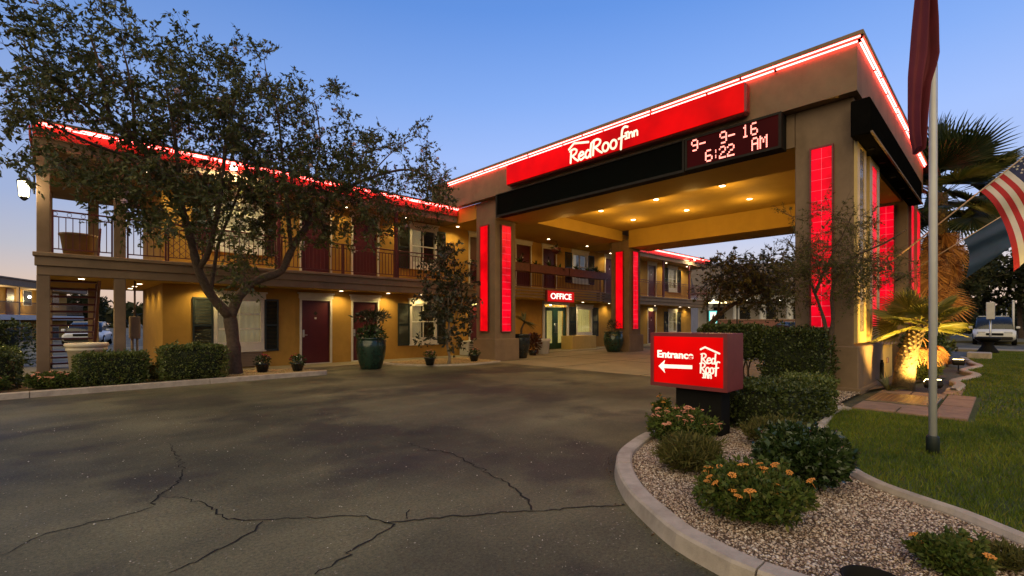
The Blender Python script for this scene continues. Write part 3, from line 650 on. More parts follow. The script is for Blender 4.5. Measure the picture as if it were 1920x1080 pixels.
# grille of the room air conditioner under the first window
gx0, gx1 = w1[0] - 0.02, w1[1]
b = MB(); b.box(gx0, gx1, YW - 0.03, YW - 0.001, 0.06, 0.5); g = b.build('ac_grille', mat('grille_brown', (0.12, 0.075, 0.045), 0.6, 0.1, 5), motel)
for zz in np.arange(0.085, 0.48, 0.048):
    b = MB(); b.prism([(gx0 + 0.02, YW - 0.062, zz), (gx0 + 0.02, YW - 0.032, zz + 0.034), (gx0 + 0.02, YW - 0.032, zz + 0.022), (gx0 + 0.02, YW - 0.062, zz - 0.008)], (gx1 - gx0 - 0.04, 0, 0)); b.build('slat', m_trimst, g)
ax = wx(861)
b = MB(); b.box(ax, ax + 0.75, YW - 0.55, YW - 0.01, 0.032, 0.62, 0.02); acb = b.build('ac_unit', m_pale, None)
tag(acb, 'pale boxy air conditioner unit against the wall behind the small tree', 'air conditioner')
for i in range(6):
    b = MB(); b.box(ax + 0.1, ax + 0.65, YW - 0.565, YW - 0.551, 0.14 + i * 0.07, 0.17 + i * 0.07); b.build('vent_slat', m_dark, acb)
# downlights in the walkway soffits
def downlight(x, y, z, parent, e=22, colr=(1.0, 0.78, 0.28), spot=R_(150), r=0.058):
    b = MB(); b.lathe([(r * 1.35, -0.012), (r * 1.35, 0.0)], (x, y, z), 16); o = b.build('downlight', m_white, parent)
    b = MB(); b.lathe([(r, -0.016), (r, -0.0125)], (x, y, z), 16); b.build('lens', m_lamp, o)
    ld = bpy.data.lights.new('downlight', 'SPOT'); ld.energy = e; ld.color = colr; ld.spot_size = spot; ld.spot_blend = 0.7; ld.shadow_soft_size = 0.06
    lo = link('downlight_bulb', ld, o); lo.location = (x, y, z - 0.05)
    return o
YL = 15.42
for x in (0.35, 2.9, wx(640, YL), wx(728, YL), 9.9, 12.9): downlight(x, YL, 2.455, motel, 30)
for x in (1.55,): 
    for y in (16.4, 17.6, 18.8): downlight(x, y, 2.455, motel, 16)
for x in (14.3, wx(1042, YL) + 0.4, 19.7): downlight(x, 15.25, 2.455, motel, 22, (1.0, 0.78, 0.35))
for x in (22.3, wx(1228, YL), wx(1275, YL), 32): downlight(x, YL, 2.455, motel, 26)
for x in (1.6, 3.8, 6.9, 9.2, 11.6): downlight(x, YL - 0.1, 5.275, motel, 30)
for x in (22.3, 25.2, 28.6, 31.5): downlight(x, YL - 0.1, 5.275, motel, 28)

# office glazed double door, lit inside
m_office = emit('office_glow', (1.0, 0.80, 0.30), 0.55, (0.5, 0.4, 0.2))
m_drape = emit('office_drape', (1.0, 0.78, 0.26), 0.26, (0.6, 0.48, 0.22))  # drape cloth itself glows, to look lit from the lobby
x0, x1 = off_d; zt = 2.25
b = MB(); b.box(x0 - 0.16, x0 - 0.002, YW - 0.05, YW + 0.1, 0.03, zt + 0.2, 0.008); b.box(x1 + 0.002, x1 + 0.16, YW - 0.05, YW + 0.1, 0.03, zt + 0.2, 0.008); b.box(x0 - 0.18, x1 + 0.18, YW - 0.08, YW - 0.002, zt + 0.03, zt + 0.2, 0.01)
odoor = b.build('office_doorway', m_pale, motel)
m_odoor = mat('green_door', (0.012, 0.05, 0.03), 0.35, 0.1, 5)
xm = (x0 + x1) / 2
for a, c, hx in ((x0, xm - 0.004, xm - 0.07), (xm + 0.004, x1, xm + 0.07)):
    b = MB(); t = 0.2; b.box(a, a + t, YW + 0.03, YW + 0.08, 0.035, zt - 0.1, 0.005); b.box(c - t, c, YW + 0.03, YW + 0.08, 0.035, zt - 0.1, 0.005); b.box(a + t, c - t, YW + 0.032, YW + 0.078, 0.035, 0.34); b.box(a + t, c - t, YW + 0.032, YW + 0.078, zt - 0.28, zt - 0.1)
    dl = b.build('door_leaf', m_odoor, odoor)
for a, c, hx in ((x0, xm - 0.004, xm - 0.07), (xm + 0.004, x1, xm + 0.07)):
    b = MB(); b.box(a + 0.2, c - 0.2, YW + 0.052, YW + 0.058, 0.34, zt - 0.28); b.build('pane', m_glass, odoor)
    b = MB(); b.tube([(hx, YW - 0.02, 0.85), (hx, YW - 0.02, 1.35)], 0.014, 6); b.box(hx - 0.01, hx + 0.01, YW - 0.02, YW + 0.03, 0.88, 0.9); b.box(hx - 0.01, hx + 0.01, YW - 0.02, YW + 0.03, 1.3, 1.32); b.build('handle', m_steel, odoor)
win = lit_window(off_w[0], off_w[1], 0.81, 2.13, YW, motel, curt=(0.02, 0.98), mull=0, rows=0, mcur=m_drape)
shutter(off_w[0] - 0.62, off_w[0] - 0.07, 0.62, 2.2, YW, motel); shutter(off_w[1] + 0.07, off_w[1] + 0.6, 0.62, 2.2, YW, motel)
# lobby behind: pale back wall, curtains, a hanging lamp
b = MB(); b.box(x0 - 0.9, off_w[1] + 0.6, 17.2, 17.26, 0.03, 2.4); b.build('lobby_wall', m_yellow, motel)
c = MB(); up, dn = [], []
for i in range(70):
    xx = x0 + 0.05 + (x1 - x0 - 0.1) * i / 69; yy = YW + 0.25 + 0.025 * math.sin(i * 1.4); up.append((xx, yy, 2.2)); dn.append((xx, yy, 0.1))
c.loft([dn, up], closed=False); c.build('lobby_drape', m_drape, motel)
for lx in (x0 + 0.4, x1 - 0.4, (off_w[0] + off_w[1]) / 2):
    b = MB(); b.lathe([(0.05, -0.03), (0.07, 0.0), (0.05, 0.03)], (lx, YW + 0.75, 2.3), 12); lp = b.build('lobby_lamp', m_lampw, motel)
    ld = bpy.data.lights.new('lobby_lamp', 'POINT'); ld.energy = 26; ld.color = (1, 0.82, 0.42); ld.shadow_soft_size = 0.1; lo = link('lobby_bulb', ld, lp); lo.location = (lx, YW + 0.75, 2.2)
# masonry planter under the office window
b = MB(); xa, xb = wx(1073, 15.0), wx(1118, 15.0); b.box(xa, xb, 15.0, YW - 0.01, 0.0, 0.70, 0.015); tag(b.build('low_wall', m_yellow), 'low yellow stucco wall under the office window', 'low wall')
# timber flower boxes on the balcony above the office
fb = []
for a, c in ((12.35, 14.9), (14.95, 17.6), (17.65, 20.7)):
    z0 = 3.62; fbx = thing('flower_box', ['long maroon timber flower box above the left end of the office boards', 'long maroon timber flower box above the office sign', 'long maroon timber flower box nearest the grid lit rear column'][len(fb)], 'flower box', ((a + c) / 2, YF - 0.2, z0), 'flower boxes on the office balcony')
    for (q0, q1, r0, r1, s0, s1) in ((-(c - a) / 2, (c - a) / 2, -0.15, -0.12, 0, 0.36), (-(c - a) / 2, (c - a) / 2, 0.12, 0.15, 0, 0.36), (-(c - a) / 2, -(c - a) / 2 + 0.03, -0.12, 0.12, 0, 0.36), ((c - a) / 2 - 0.03, (c - a) / 2, -0.12, 0.12, 0, 0.36), (-(c - a) / 2 + 0.03, (c - a) / 2 - 0.03, -0.12, 0.12, 0, 0.03)):
        b = MB(); b.box(q0, q1, r0, r1, s0, s1, 0.004); b.build('board', m_wood, fbx)
    b = MB(); b.box(-(c - a) / 2 + 0.03, (c - a) / 2 - 0.03, -0.12, 0.12, 0.031, 0.3); b.build('soil', m_dirt, fbx)
    for xx in (-(c - a) / 2 + 0.3, (c - a) / 2 - 0.3):
        b = MB(); b.box(xx - 0.02, xx + 0.02, 0.15, 0.245, 0.05, 0.09); b.build('bracket', m_rail, fbx)
    fb.append(fbx)
# external stair (steel, open risers) behind the end columns
stair = thing('staircase', 'dark maroon steel staircase with open risers behind the end columns', 'staircase', (0.25, 17.5, 0.0))
nst = 15
for i in range(nst):
    z = 0.19 * (i + 1); y = 19.6 - 0.255 * i - 17.5
    b = MB(); b.box(-0.50, 0.42, y - 0.15, y + 0.15, z - 0.05, z, 0.006); b.build('tread', m_rail, stair)
for sx in (-0.55, 0.43):
    b = MB(); y0, y1 = 19.75 - 17.5, 19.6 - 0.255 * nst - 17.5; b.prism([(sx, y0, 0.0), (sx, y0 - 0.35, 0.0), (sx, y1, 0.19 * nst - 0.2), (sx, y1, 0.19 * nst + 0.05)], (0.06, 0, 0)); b.build('stringer', m_rail, stair)
    b = MB(); b.tube([(sx + 0.03, y0 - 0.1, 0.95), (sx + 0.03, y1, 0.19 * nst + 0.9)], 0.025, 6); b.tube([(sx + 0.03, y0 - 0.1, 0.0), (sx + 0.03, y0 - 0.1, 0.95)], 0.022, 6)
    for i in range(1, nst, 2):
        yy = 19.6 - 0.255 * i - 17.5; b.tube([(sx + 0.03, yy, 0.19 * i), (sx + 0.03, yy, 0.19 * i + 0.98)], 0.012, 5)
    b.build('handrail', m_rail, stair)
# lantern on the end column
lan = thing('wall_lantern', 'lit black lantern on a bracket at the end column of the motel', 'lantern', (-0.42, YF + 0.1, 4.55))
LX = float(PY(45, 316, YF + 0.1)[0]) + 0.42
b = MB(); b.box(-0.03, 0.0, -0.06, 0.06, -0.3, 0.1, 0.01); b.tube([(-0.02, 0, 0.05), (LX * 0.6, 0, 0.18), (LX, 0, 0.12), (LX, 0, 0.02)], 0.012, 6); b.build('bracket', m_black, lan)
b = MB(); b.lathe([(0.02, 0.04), (0.11, -0.03), (0.12, -0.06)], (LX, 0, 0), 6, False); b.lathe([(0.08, -0.40), (0.06, -0.44), (0.02, -0.48)], (LX, 0, 0), 6, False)
for k in range(6):
    a = k * math.pi / 3; b.tube([(LX + 0.11 * math.cos(a), 0.11 * math.sin(a), -0.06), (LX + 0.08 * math.cos(a), 0.08 * math.sin(a), -0.40)], 0.007, 4)
b.build('cage', m_black, lan)
b = MB(); b.lathe([(0.10, -0.065), (0.075, -0.395)], (LX, 0, 0), 6, False); b.build('glass', emit('lantern_glow', (1, 0.85, 0.5), 4.0), lan)
ld = bpy.data.lights.new('lantern', 'POINT'); ld.energy = 12; ld.color = (1, 0.8, 0.45); ld.shadow_soft_size = 0.1; lo = link('lantern_bulb', ld, lan); lo.location = (LX, -0.25, -0.2)
# electric meter cabinet at the end wall
mt = thing('meter_cabinet', 'brown electric meter cabinet on conduits beside the motel end wall', 'meter cabinet', (1.35, 15.3, 0.0))
b = MB(); b.box(-0.11, 0.11, -0.1, 0.1, 0.98, 1.55, 0.015); b.build('cabinet', m_trimst, mt)
b = MB(); b.box(-0.085, 0.085, -0.115, -0.101, 1.02, 1.51, 0.006); b.build('cabinet_door', m_stucco, mt)
for cx_, z0_, z1_, r_c in ((-0.05, -0.02, 0.98, 0.03), (0.05, -0.02, 0.98, 0.025), (0.0, 1.55, 2.45, 0.022)):
    b = MB(); b.tube([(cx_, 0, z0_), (cx_, 0, z1_)], r_c, 8); b.build('conduit', m_stucco, mt)
# flood light high on the roof edge behind the crown
# upstairs planter tub at the open end
tub = MB(); tub.lathe([(0.26, 0), (0.33, 0.52), (0.36, 0.53), (0.36, 0.58), (0.31, 0.58), (0.30, 0.5)], (0.3, 15.5, 2.935), 20); tag(tub.build('balcony_tub', mat('tub_tan', (0.30, 0.20, 0.12), 0.8, 0.1, 5)), 'tan round tub standing on the balcony at the open end', 'tub')
# ---------------------------------------------------------------- the portico
XP = 11.2
port = thing('entrance_portico', 'tall tan stucco entrance portico with red light panels and lit flat roof edge', 'portico', (0, 0, 0))
m_backing = emit('grid_lines', (1.0, 0.12, 0.15), 0.6)
def panel_x(X, y0, y1, z0, z1, nx=1, nz=1, m=None, name='light_panel'):
    """red light box on a face that looks to -X"""
    b = MB(); t = 0.03; d = 0.07
    b.box(X - d, X - 0.002, y0, y0 + t, z0, z1); b.box(X - d, X - 0.002, y1 - t, y1, z0, z1); b.box(X - d, X - 0.002, y0 + t, y1 - t, z0, z0 + t); b.box(X - d, X - 0.002, y0 + t, y1 - t, z1 - t, z1)
    p = b.build(name, m_maroonbox, port)
    b = MB(); b.box(X - 0.03, X - 0.004, y0 + t, y1 - t, z0 + t, z1 - t); b.build('backing', m_backing, p)
    ya, yb, za, zb = y0 + t, y1 - t, z0 + t, z1 - t; g = 0.004 if nx * nz > 1 else 0.0
    for i in range(nx):
        for k in range(nz):
            b = MB(); b.box(X - 0.052, X - 0.031, ya + (yb - ya) * i / nx + g, ya + (yb - ya) * (i + 1) / nx - g, za + (zb - za) * k / nz + g, za + (zb - za) * (k + 1) / nz - g, 0.004); b.build('pane', m or m_redblock, p)
    return p
def panel_y(Y, x0, x1, z0, z1, nx=1, nz=1, m=None, frame=None, fr=0.03, d=0.07, bk=None):
    b = MB(); t = fr
    b.box(x0, x0 + t, Y - d, Y - 0.002, z0, z1); b.box(x1 - t, x1, Y - d, Y - 0.002, z0, z1); b.box(x0 + t, x1 - t, Y - d, Y - 0.002, z0, z0 + t); b.box(x0 + t, x1 - t, Y - d, Y - 0.002, z1 - t, z1)
    p = b.build('light_panel', frame or m_maroonbox, port)
    b = MB(); b.box(x0 + t, x1 - t, Y - 0.03, Y - 0.004, z0 + t, z1 - t); b.build('backing', bk or m_backing, p)
    xa, xb, za, zb = x0 + t, x1 - t, z0 + t, z1 - t; g = 0.005 if nx * nz > 1 else 0.0
    for i in range(nx):
        for k in range(nz):
            b = MB(); b.box(xa + (xb - xa) * i / nx + g, xa + (xb - xa) * (i + 1) / nx - g, Y - 0.052, Y - 0.031, za + (zb - za) * k / nz + g, za + (zb - za) * (k + 1) / nz - g, 0.004)
            b.build('pane', m or m_redblock, p)
    return p
def pcol(x0, x1, y0, y1, ztop, px0, px1, py0, py1, pz, label=None):
    b = MB(); b.box(x0, x1, y0, y1, pz - 0.02, ztop, 0.015); c = b.build('column', m_stucco, port)
    b = MB(); b.box(px0, px1, py0, py1, 0.0, pz, 0.02); b.build('pedestal', m_stucco, c)
    return c
CZ = 5.82
pcol(11.2, 12.23, 12.6, 13.65, CZ, 11.12, 12.33, 12.5, 13.75, 0.80)
pcol(19.4, 20.42, 12.3, 13.3, 5.3, 19.3, 20.55, 12.2, 13.4, 0.80)
pcol(11.2, 13.62, 2.05, 3.07, CZ, 11.08, 13.7, 1.95, 3.2, 0.93)
pcol(18.7, 21.1, 2.05, 3.07, CZ, 18.58, 21.25, 1.95, 3.2, 0.93)
# low wall that carries on from the near pier, plinth step
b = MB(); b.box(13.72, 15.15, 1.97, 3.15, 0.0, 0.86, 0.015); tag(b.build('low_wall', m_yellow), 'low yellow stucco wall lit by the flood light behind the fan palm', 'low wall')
b = MB(); b.box(13.71, 15.25, 1.88, 3.2, 0.862, 0.90, 0.008); b.build('wall_cap', m_trimst, port)
b = MB(); b.box(11.03, 13.74, 1.90, 3.25, 0.0, 0.12, 0.01); b.build('plinth', m_stucco, port)
b = MB(); b.box(13.3, 13.42, 1.89, 1.945, 0.06, 0.5, 0.01); b.box(13.36, 13.38, 1.9, 1.945, 0.5, 0.55); b.build('conduit', m_dark, port)
b = MB(); b.box(14.2, 14.42, 1.935, 1.968, 0.42, 0.55, 0.01); b.build('outlet_box', m_paver, port)
# red light panels
panel_x(11.2, 12.9, 13.38, 1.05, 4.93, 1, 1, m_redpanel)
panel_y(12.6, 11.46, 11.97, 1.04, 4.93, 2, 15)
panel_x(19.4, 12.57, 13.02, 1.07, 4.8, 1, 1, m_redpanel)
panel_y(12.3, 19.65, 20.15, 1.05, 4.8, 2, 16)
panel_x(11.2, 2.37, 2.79, 1.27, 4.97, 2, 17)
panel_x(18.7, 2.36, 2.80, 1.27, 5.05, 2, 17)
m_dimblock = mat('unlit_glass_block', (0.28, 0.23, 0.20), 0.12, 0.2, 9, spec=0.7)
panel_y(2.05, 11.22, 12.06, 0.99, 5.1, 2, 18, m_dimblock, m_gold, 0.22, 0.06, m_dark)
panel_y(2.05, 12.42, 13.54, 0.99, 5.1, 2, 18, None, m_gold, 0.3, 0.06)
panel_y(2.05, 18.75, 19.55, 0.99, 5.1, 2, 18, None, None, 0.05)
panel_y(2.05, 20.1, 21.0, 0.99, 5.1, 2, 18, None, None, 0.05)
# fascia, roof
b = MB(); b.box(10.95, 21.4, 1.95, 2.2, CZ, 6.80); b.box(10.95, 11.2, 2.2, 14.7, CZ, 6.80); b.box(21.15, 21.4, 2.2, 16.0, CZ, 6.80); b.box(10.95, 11.2, 14.7, 16.2, 5.875, 6.80); b.build('fascia', m_stucco, port)
b = MB(); b.box(10.83, 21.5, 1.83, 16.4, 6.802, 6.89, 0.012); b.build('roof', m_trimst, port)
def neon_run(pts, brk=1.9, r=0.015):
    p0, p1 = map(np.array, pts); Ld = np.linalg.norm(p1 - p0); k = max(1, int(Ld / brk)); u = (p1 - p0) / Ld
    for i in range(k):
        a = p0 + u * (Ld * i / k + 0.02); e = p0 + u * (Ld * (i + 1) / k - 0.02); b = MB(); b.tube([a, e], r, 6); b.build('neon_tube', m_neon, port)
        b = MB(); c = p0 + u * (Ld * i / k); b.box(c[0] - 0.02, c[0] + 0.02, c[1] - 0.02, c[1] + 0.02, c[2] - 0.03, c[2] + 0.02); b.build('tube_holder', m_black, port)
neon_run(((10.87, 1.86, 6.79), (10.87, 15.0, 6.79))); neon_run(((10.90, 1.90, 6.72), (10.90, 15.0, 6.72)), 1.45)
neon_run(((10.9, 1.88, 6.78), (21.4, 1.88, 6.78))); neon_run(((10.9, 1.91, 6.73), (21.4, 1.91, 6.73)), 1.45)
# coffered ceiling: deep beams round a raised panel
b = MB(); b.box(11.222, 12.85, 3.09, 12.58, 5.10, 5.81); b.build('beam', m_soffit, port)
b = MB(); b.box(11.198, 11.22, 3.075, 12.595, 5.095, 5.815); b.build('header', m_stucco, port)
b = MB(); b.box(19.35, 21.1, 3.09, 12.28, 4.92, 5.81); b.build('beam', m_soffit, port)
b = MB(); b.box(12.87, 19.33, 12.6, 14.9, 5.25, 5.82); b.box(11.22, 12.85, 13.68, 14.9, 5.25, 5.82); b.box(19.35, 21.1, 13.32, 14.9, 5.25, 5.8); b.build('beam', m_soffit, port)
b = MB(); b.box(11.22, 21.1, 14.9, 15.74, 5.27, 5.7); b.build('soffit', m_soffit, port)
b = MB(); b.box(12.87, 19.33, 2.22, 3.5, 5.12, 5.81); b.build('beam', m_soffit, port)
b = MB(); b.box(12.87, 19.33, 3.52, 12.58, 5.73, 5.8); b.build('ceiling', m_soffit, port)
for X in (12.0 + 0.9, 15.15, 17.45):
    for Y in (6.2, 8.5, 10.85):
        o = downlight(X if X > 13 else 13.1, Y, 5.728, port, 0.0, r=0.085)
        for ch in o.children:
            if ch.type == 'LIGHT':
                ch.data = bpy.data.lights.new('portico_lamp', 'POINT'); ch.data.energy = 20; ch.data.color = (1.0, 0.60, 0.16); ch.data.shadow_soft_size = 0.22; ch.location = ((X if X > 13 else 13.1), Y, 5.728 - 0.6)  # unseen point light set well below the lens to brighten the ceiling evenly
downlight(16.3, 14.6, 5.248, port, 14, (1, 0.75, 0.3)); downlight(13.2, 14.6, 5.248, port, 14, (1, 0.75, 0.3)); downlight(19.2, 14.6, 5.248, port, 12, (1, 0.75, 0.3))

# ---------------------------------------------------------------- lettering
def frame_x(X, Y, Z):    # sign looking to -X: u runs to -Y, v up
    return lambda u, v, d=0.0: (X - d, Y - u, Z + v)
def frame_y(X, Y, Z):    # sign looking to -Y
    return lambda u, v, d=0.0: (X + u, Y - d, Z + v)
GL = {'R': (0.62, [[(0.05, 0), (0.07, 0.5), (0.1, 1)], [(0, 0.93), (0.3, 1.02), (0.5, 0.86), (0.42, 0.62), (0.1, 0.48)], [(0.18, 0.5), (0.4, 0.2), (0.6, 0.0)]]),
      'e': (0.47, [[(0.07, 0.3), (0.36, 0.36), (0.36, 0.54), (0.22, 0.6), (0.07, 0.42), (0.06, 0.16), (0.2, 0.0), (0.42, 0.12)]]),
      'd': (0.5, [[(0.38, 0.5), (0.2, 0.57), (0.06, 0.34), (0.1, 0.06), (0.26, 0.02), (0.4, 0.28)], [(0.47, 1.02), (0.42, 0.5), (0.42, 0.0)]]),
      'o': (0.48, [[(0.22 + 0.18 * math.cos(a), 0.3 + 0.29 * math.sin(a)) for a in [k * math.pi / 6 for k in range(13)]]]),
      'f': (0.44, [[(0.55, 1.16), (0.4, 1.22), (0.26, 1.05), (0.22, 0.5), (0.18, -0.18)], [(0.06, 0.55), (0.44, 0.62)]]),
      'I': (0.3, [[(0.12, 0), (0.13, 0.55)], [(0.0, 0.53), (0.26, 0.57)], [(0.0, 0.0), (0.24, 0.02)]]),
      'n': (0.45, [[(0.06, 0), (0.06, 0.46)], [(0.06, 0.3), (0.2, 0.46), (0.32, 0.4), (0.34, 0.0)]])}
def strokes(fr, lst, w, mt, name, parent, depth=0.012):
    b = MB()
    for pl in lst:
        P = [np.array(p) for p in pl]
        if len(P) > 2:
            P = [np.array(q) for q in smooth_path(P, 0.02)]
        n = len(P); L_, R2 = [], []
        for i in range(n):
            t = P[min(i + 1, n - 1)] - P[max(i - 1, 0)]; t = t / (np.linalg.norm(t) + 1e-9); q = np.array([-t[1], t[0]]) * w
            L_.append(P[i] + q); R2.append(P[i] - q)
        a0 = P[0] - P[1]; a0 = a0 / np.linalg.norm(a0) * w; a1 = P[-1] - P[-2]; a1 = a1 / np.linalg.norm(a1) * w
        for i in range(n - 1):
            base = len(b.v)
            b.v += [fr(*L_[i], 0), fr(*R2[i], 0), fr(*R2[i + 1], 0), fr(*L_[i + 1], 0), fr(*L_[i], depth), fr(*R2[i], depth), fr(*R2[i + 1], depth), fr(*L_[i + 1], depth)]
            for q in ((0, 3, 2, 1), (4, 5, 6, 7), (0, 1, 5, 4), (1, 2, 6, 5), (2, 3, 7, 6), (3, 0, 4, 7)): b.addf([base + k for k in q])
        for cpt, aa in ((P[0], a0), (P[-1], a1)):
            base = len(b.v); pts = []
            for k in range(7):
                an = -math.pi / 2 + math.pi * k / 6; pts.append(cpt + np.array([aa[0] * math.cos(an) - aa[1] * math.sin(an), aa[0] * math.sin(an) + aa[1] * math.cos(an)]))
            b.v += [fr(*q, depth) for q in pts] + [fr(*q, 0) for q in pts]
            b.addf(list(range(base, base + 7)))
            for k in range(6): b.addf([base + k, base + k + 1, base + 8 + k, base + 7 + k])
    return b.build(name, mt, parent)
def word(fr, txt, u, v, s, w, mt, name, parent, adv=1.0, sv=None):
    out = []; sv = sv or s
    for ch in txt:
        wd, st = GL[ch]; out += [[(u + x * s, v + y * sv) for x, y in pl] for pl in st]; u += wd * s * adv
    strokes(fr, out, w, mt, name, parent); return u
def text_mesh(body, size, fr, mt, name, parent, width=None, ext=0.01, bold=0.0, height=None):
    cu = bpy.data.curves.new(name, 'FONT'); cu.body = body; cu.size = 1.0; cu.extrude = 0.01; cu.offset = bold
    o = bpy.data.objects.new(name, cu); col.objects.link(o); dg = bpy.context.evaluated_depsgraph_get(); dg.update()
    me = bpy.data.meshes.new_from_object(o.evaluated_get(dg)); bpy.data.objects.remove(o)
    co = np.array([v.co[:] for v in me.vertices]); mn, mxx = co.min(0), co.max(0)
    sx = (width / (mxx[0] - mn[0])) if width else size; sy = (height / (mxx[1] - mn[1])) if height else sx
    for v in me.vertices:
        u, w_, d = (v.co.x - mn[0]) * sx, (v.co.y - mn[1]) * sy, (ext if v.co.z > 0 else 0.0); v.co = Vector(fr(u, w_, d))
    me.materials.clear(); me.materials.append(mt); me.update()
    return link(name, me, parent)

# red sign over the portico
rs = thing('roof_sign', 'long red illuminated box sign with cream brush lettering on the portico fascia', 'sign', (10.82, 7.7, 5.93))
SX = 10.66
y0, y1 = float(PX(1398, 180, SX)[1]), float(PX(948, 330, SX)[1]); z0, z1 = float(PX(948, 349, SX)[2]), float(PX(948, 309, SX)[2])
def loc(o, root):     # shift a mesh built in place so that it sits under a root with its own origin
    o.location = -Vector(root.location); return o
b = MB(); b.box(SX + 0.012, 10.948, y0, y1, z0, z1, 0.05); loc(b.build('cabinet', m_maroonbox, rs), rs)
b = MB(); b.box(SX, SX + 0.02, y0 + 0.035, y1 - 0.035, z0 + 0.035, z1 - 0.035, 0.008); loc(b.build('face', m_redsign, rs), rs)
s = 0.40
Yl = float(PX(1069, 300, SX)[1]); zb = float(PX(1069, 306, SX)[2])
fr = frame_x(SX - 0.002, Yl, zb)
W1 = Yl - float(PX(1196, 262, SX)[1]); gu = 0.62 + 0.47 + 0.5 + (0.62 + 0.48 * 2 + 0.44) * 1.1 * 0.98 + 1.2 * 0.7 * 0.95; s = W1 / gu; sv = 0.36
bb = []
u = word(fr, 'Red', 0, 0, s, 0.027, m_letter, 'lettering', rs, 1.0, sv)
u = word(fr, 'Roof', u + 0.02, 0.02, s * 1.1, 0.027, m_letter, 'lettering', rs, 0.98, sv * 1.1)
word(fr, 'Inn', u + 0.0, 0.5 * sv, s * 0.7, 0.019, m_letter, 'lettering', rs, 0.95, sv * 0.8)
strokes(fr, [[(-0.08 * s, 1.12 * sv), (0.3 * s, 1.48 * sv)], [(0.3 * s, 1.48 * sv), (1.35 * s, 1.2 * sv)]], 0.028, m_letter, 'roof_mark', rs)
for ch in rs.children: ch.location = -Vector(rs.location)

# led board and dark board under it
led = thing('led_display', 'red dot matrix display showing date and time on the portico', 'display', (10.9, 4.3, 5.05))
lv = thing('message_board', 'long black unlit ribbed message board next to the date display', 'message board', (10.9, 8.8, 5.05))
LXp = 10.86
ya, yb, yc = float(PX(1465, 240, LXp)[1]), float(PX(1284, 290, LXp)[1]), float(PX(930, 390, LXp)[1])
z0, z1 = 5.04, 5.80
b = MB(); b.box(LXp + 0.02, 11.19, ya, yb - 0.01, z0, z1); b.build('cabinet', m_black, led)
b = MB(); t = 0.05; b.box(LXp - 0.02, LXp + 0.02, ya, ya + t, z0, z1); b.box(LXp - 0.02, LXp + 0.02, yb - 0.01 - t, yb - 0.01, z0, z1); b.box(LXp - 0.02, LXp + 0.02, ya + t, yb - 0.01 - t, z0, z0 + t); b.box(LXp - 0.02, LXp + 0.02, ya + t, yb - 0.01 - t, z1 - t, z1); b.build('bezel', m_dark, led)
b = MB(); b.box(LXp + 0.004, LXp + 0.0195, ya + t, yb - 0.01 - t, z0 + t, z1 - t); b.build('screen', m_ledback, led)
FONT = {'9': '01110 10001 10001 01111 00001 00001 01110', '1': '00100 01100 00100 00100 00100 00100 01110', '6': '01110 10000 10000 11110 10001 10001 01110', '2': '01110 10001 00001 00110 01000 10000 11111',
        'A': '01110 10001 10001 11111 10001 10001 10001', 'M': '10001 11011 10101 10101 10001 10001 10001', '-': '00000 00000 00000 11111 00000 00000 00000', ':': '00000 00100 00100 00000 00100 00100 00000'}
def ledtext(items, zt, zb2):
    for ch, pxl, pxr in items:
        yl = float(PX(pxl, 280, LXp)[1]); yr = float(PX(pxr, 280, LXp)[1]); b = MB(); rows = FONT[ch].split(); n5 = 5
        for r, row in enumerate(rows):
            for c, bit in enumerate(row):
                if bit == '1':
                    yy = yl + (yr - yl) * (c + 0.5) / 5; zz = zt + (zb2 - zt) * (r + 0.5) / 7; hw = abs(yr - yl) / 5 * 0.42; hh = abs(zt - zb2) / 7 * 0.42
                    b.box(LXp - 0.003, LXp + 0.004, yy - hw, yy + hw, zz - hh, zz + hh)
        b.build('character', m_led, led)
r1t, r1b, r2t, r2b = 5.735, 5.455, 5.405, 5.125
ledtext([('9', 1296, 1309), ('-', 1311, 1323), ('9', 1349, 1363), ('-', 1365, 1378), ('1', 1391, 1404), ('6', 1407, 1421)], r1t, r1b)
ledtext([('6', 1322, 1336), (':', 1338, 1346), ('2', 1348, 1361), ('2', 1363, 1377), ('A', 1409, 1422), ('M', 1424, 1439)], r2t, r2b)
b = MB(); b.box(LXp + 0.03, 11.19, yb + 0.01, yc, z0, z1); b.build('cabinet', m_black, lv)
b = MB(); b.box(LXp - 0.02, LXp + 0.03, yb + 0.01, yc, z0 - 0.03, z0 + 0.04, 0.006); b.box(LXp - 0.02, LXp + 0.03, yb + 0.01, yc, z1 - 0.03, z1); b.box(LXp - 0.02, LXp + 0.03, yb + 0.01, yb + 0.06, z0 + 0.04, z1 - 0.03); b.box(LXp - 0.02, LXp + 0.03, yc - 0.05, yc, z0 + 0.04, z1 - 0.03); b.build('bezel', m_dark, lv)
b = MB()
for zz in np.arange(z0 + 0.05, z1 - 0.05, 0.026): b.prism([(LXp + 0.03, yb + 0.06, zz), (LXp + 0.004, yb + 0.06, zz + 0.004), (LXp + 0.03, yb + 0.06, zz + 0.018)], (0, yc - yb - 0.11, 0))
b.build('ribs', m_shutter, lv)
for o in (led, lv):
    for ch in o.children: ch.location = -Vector(o.location)
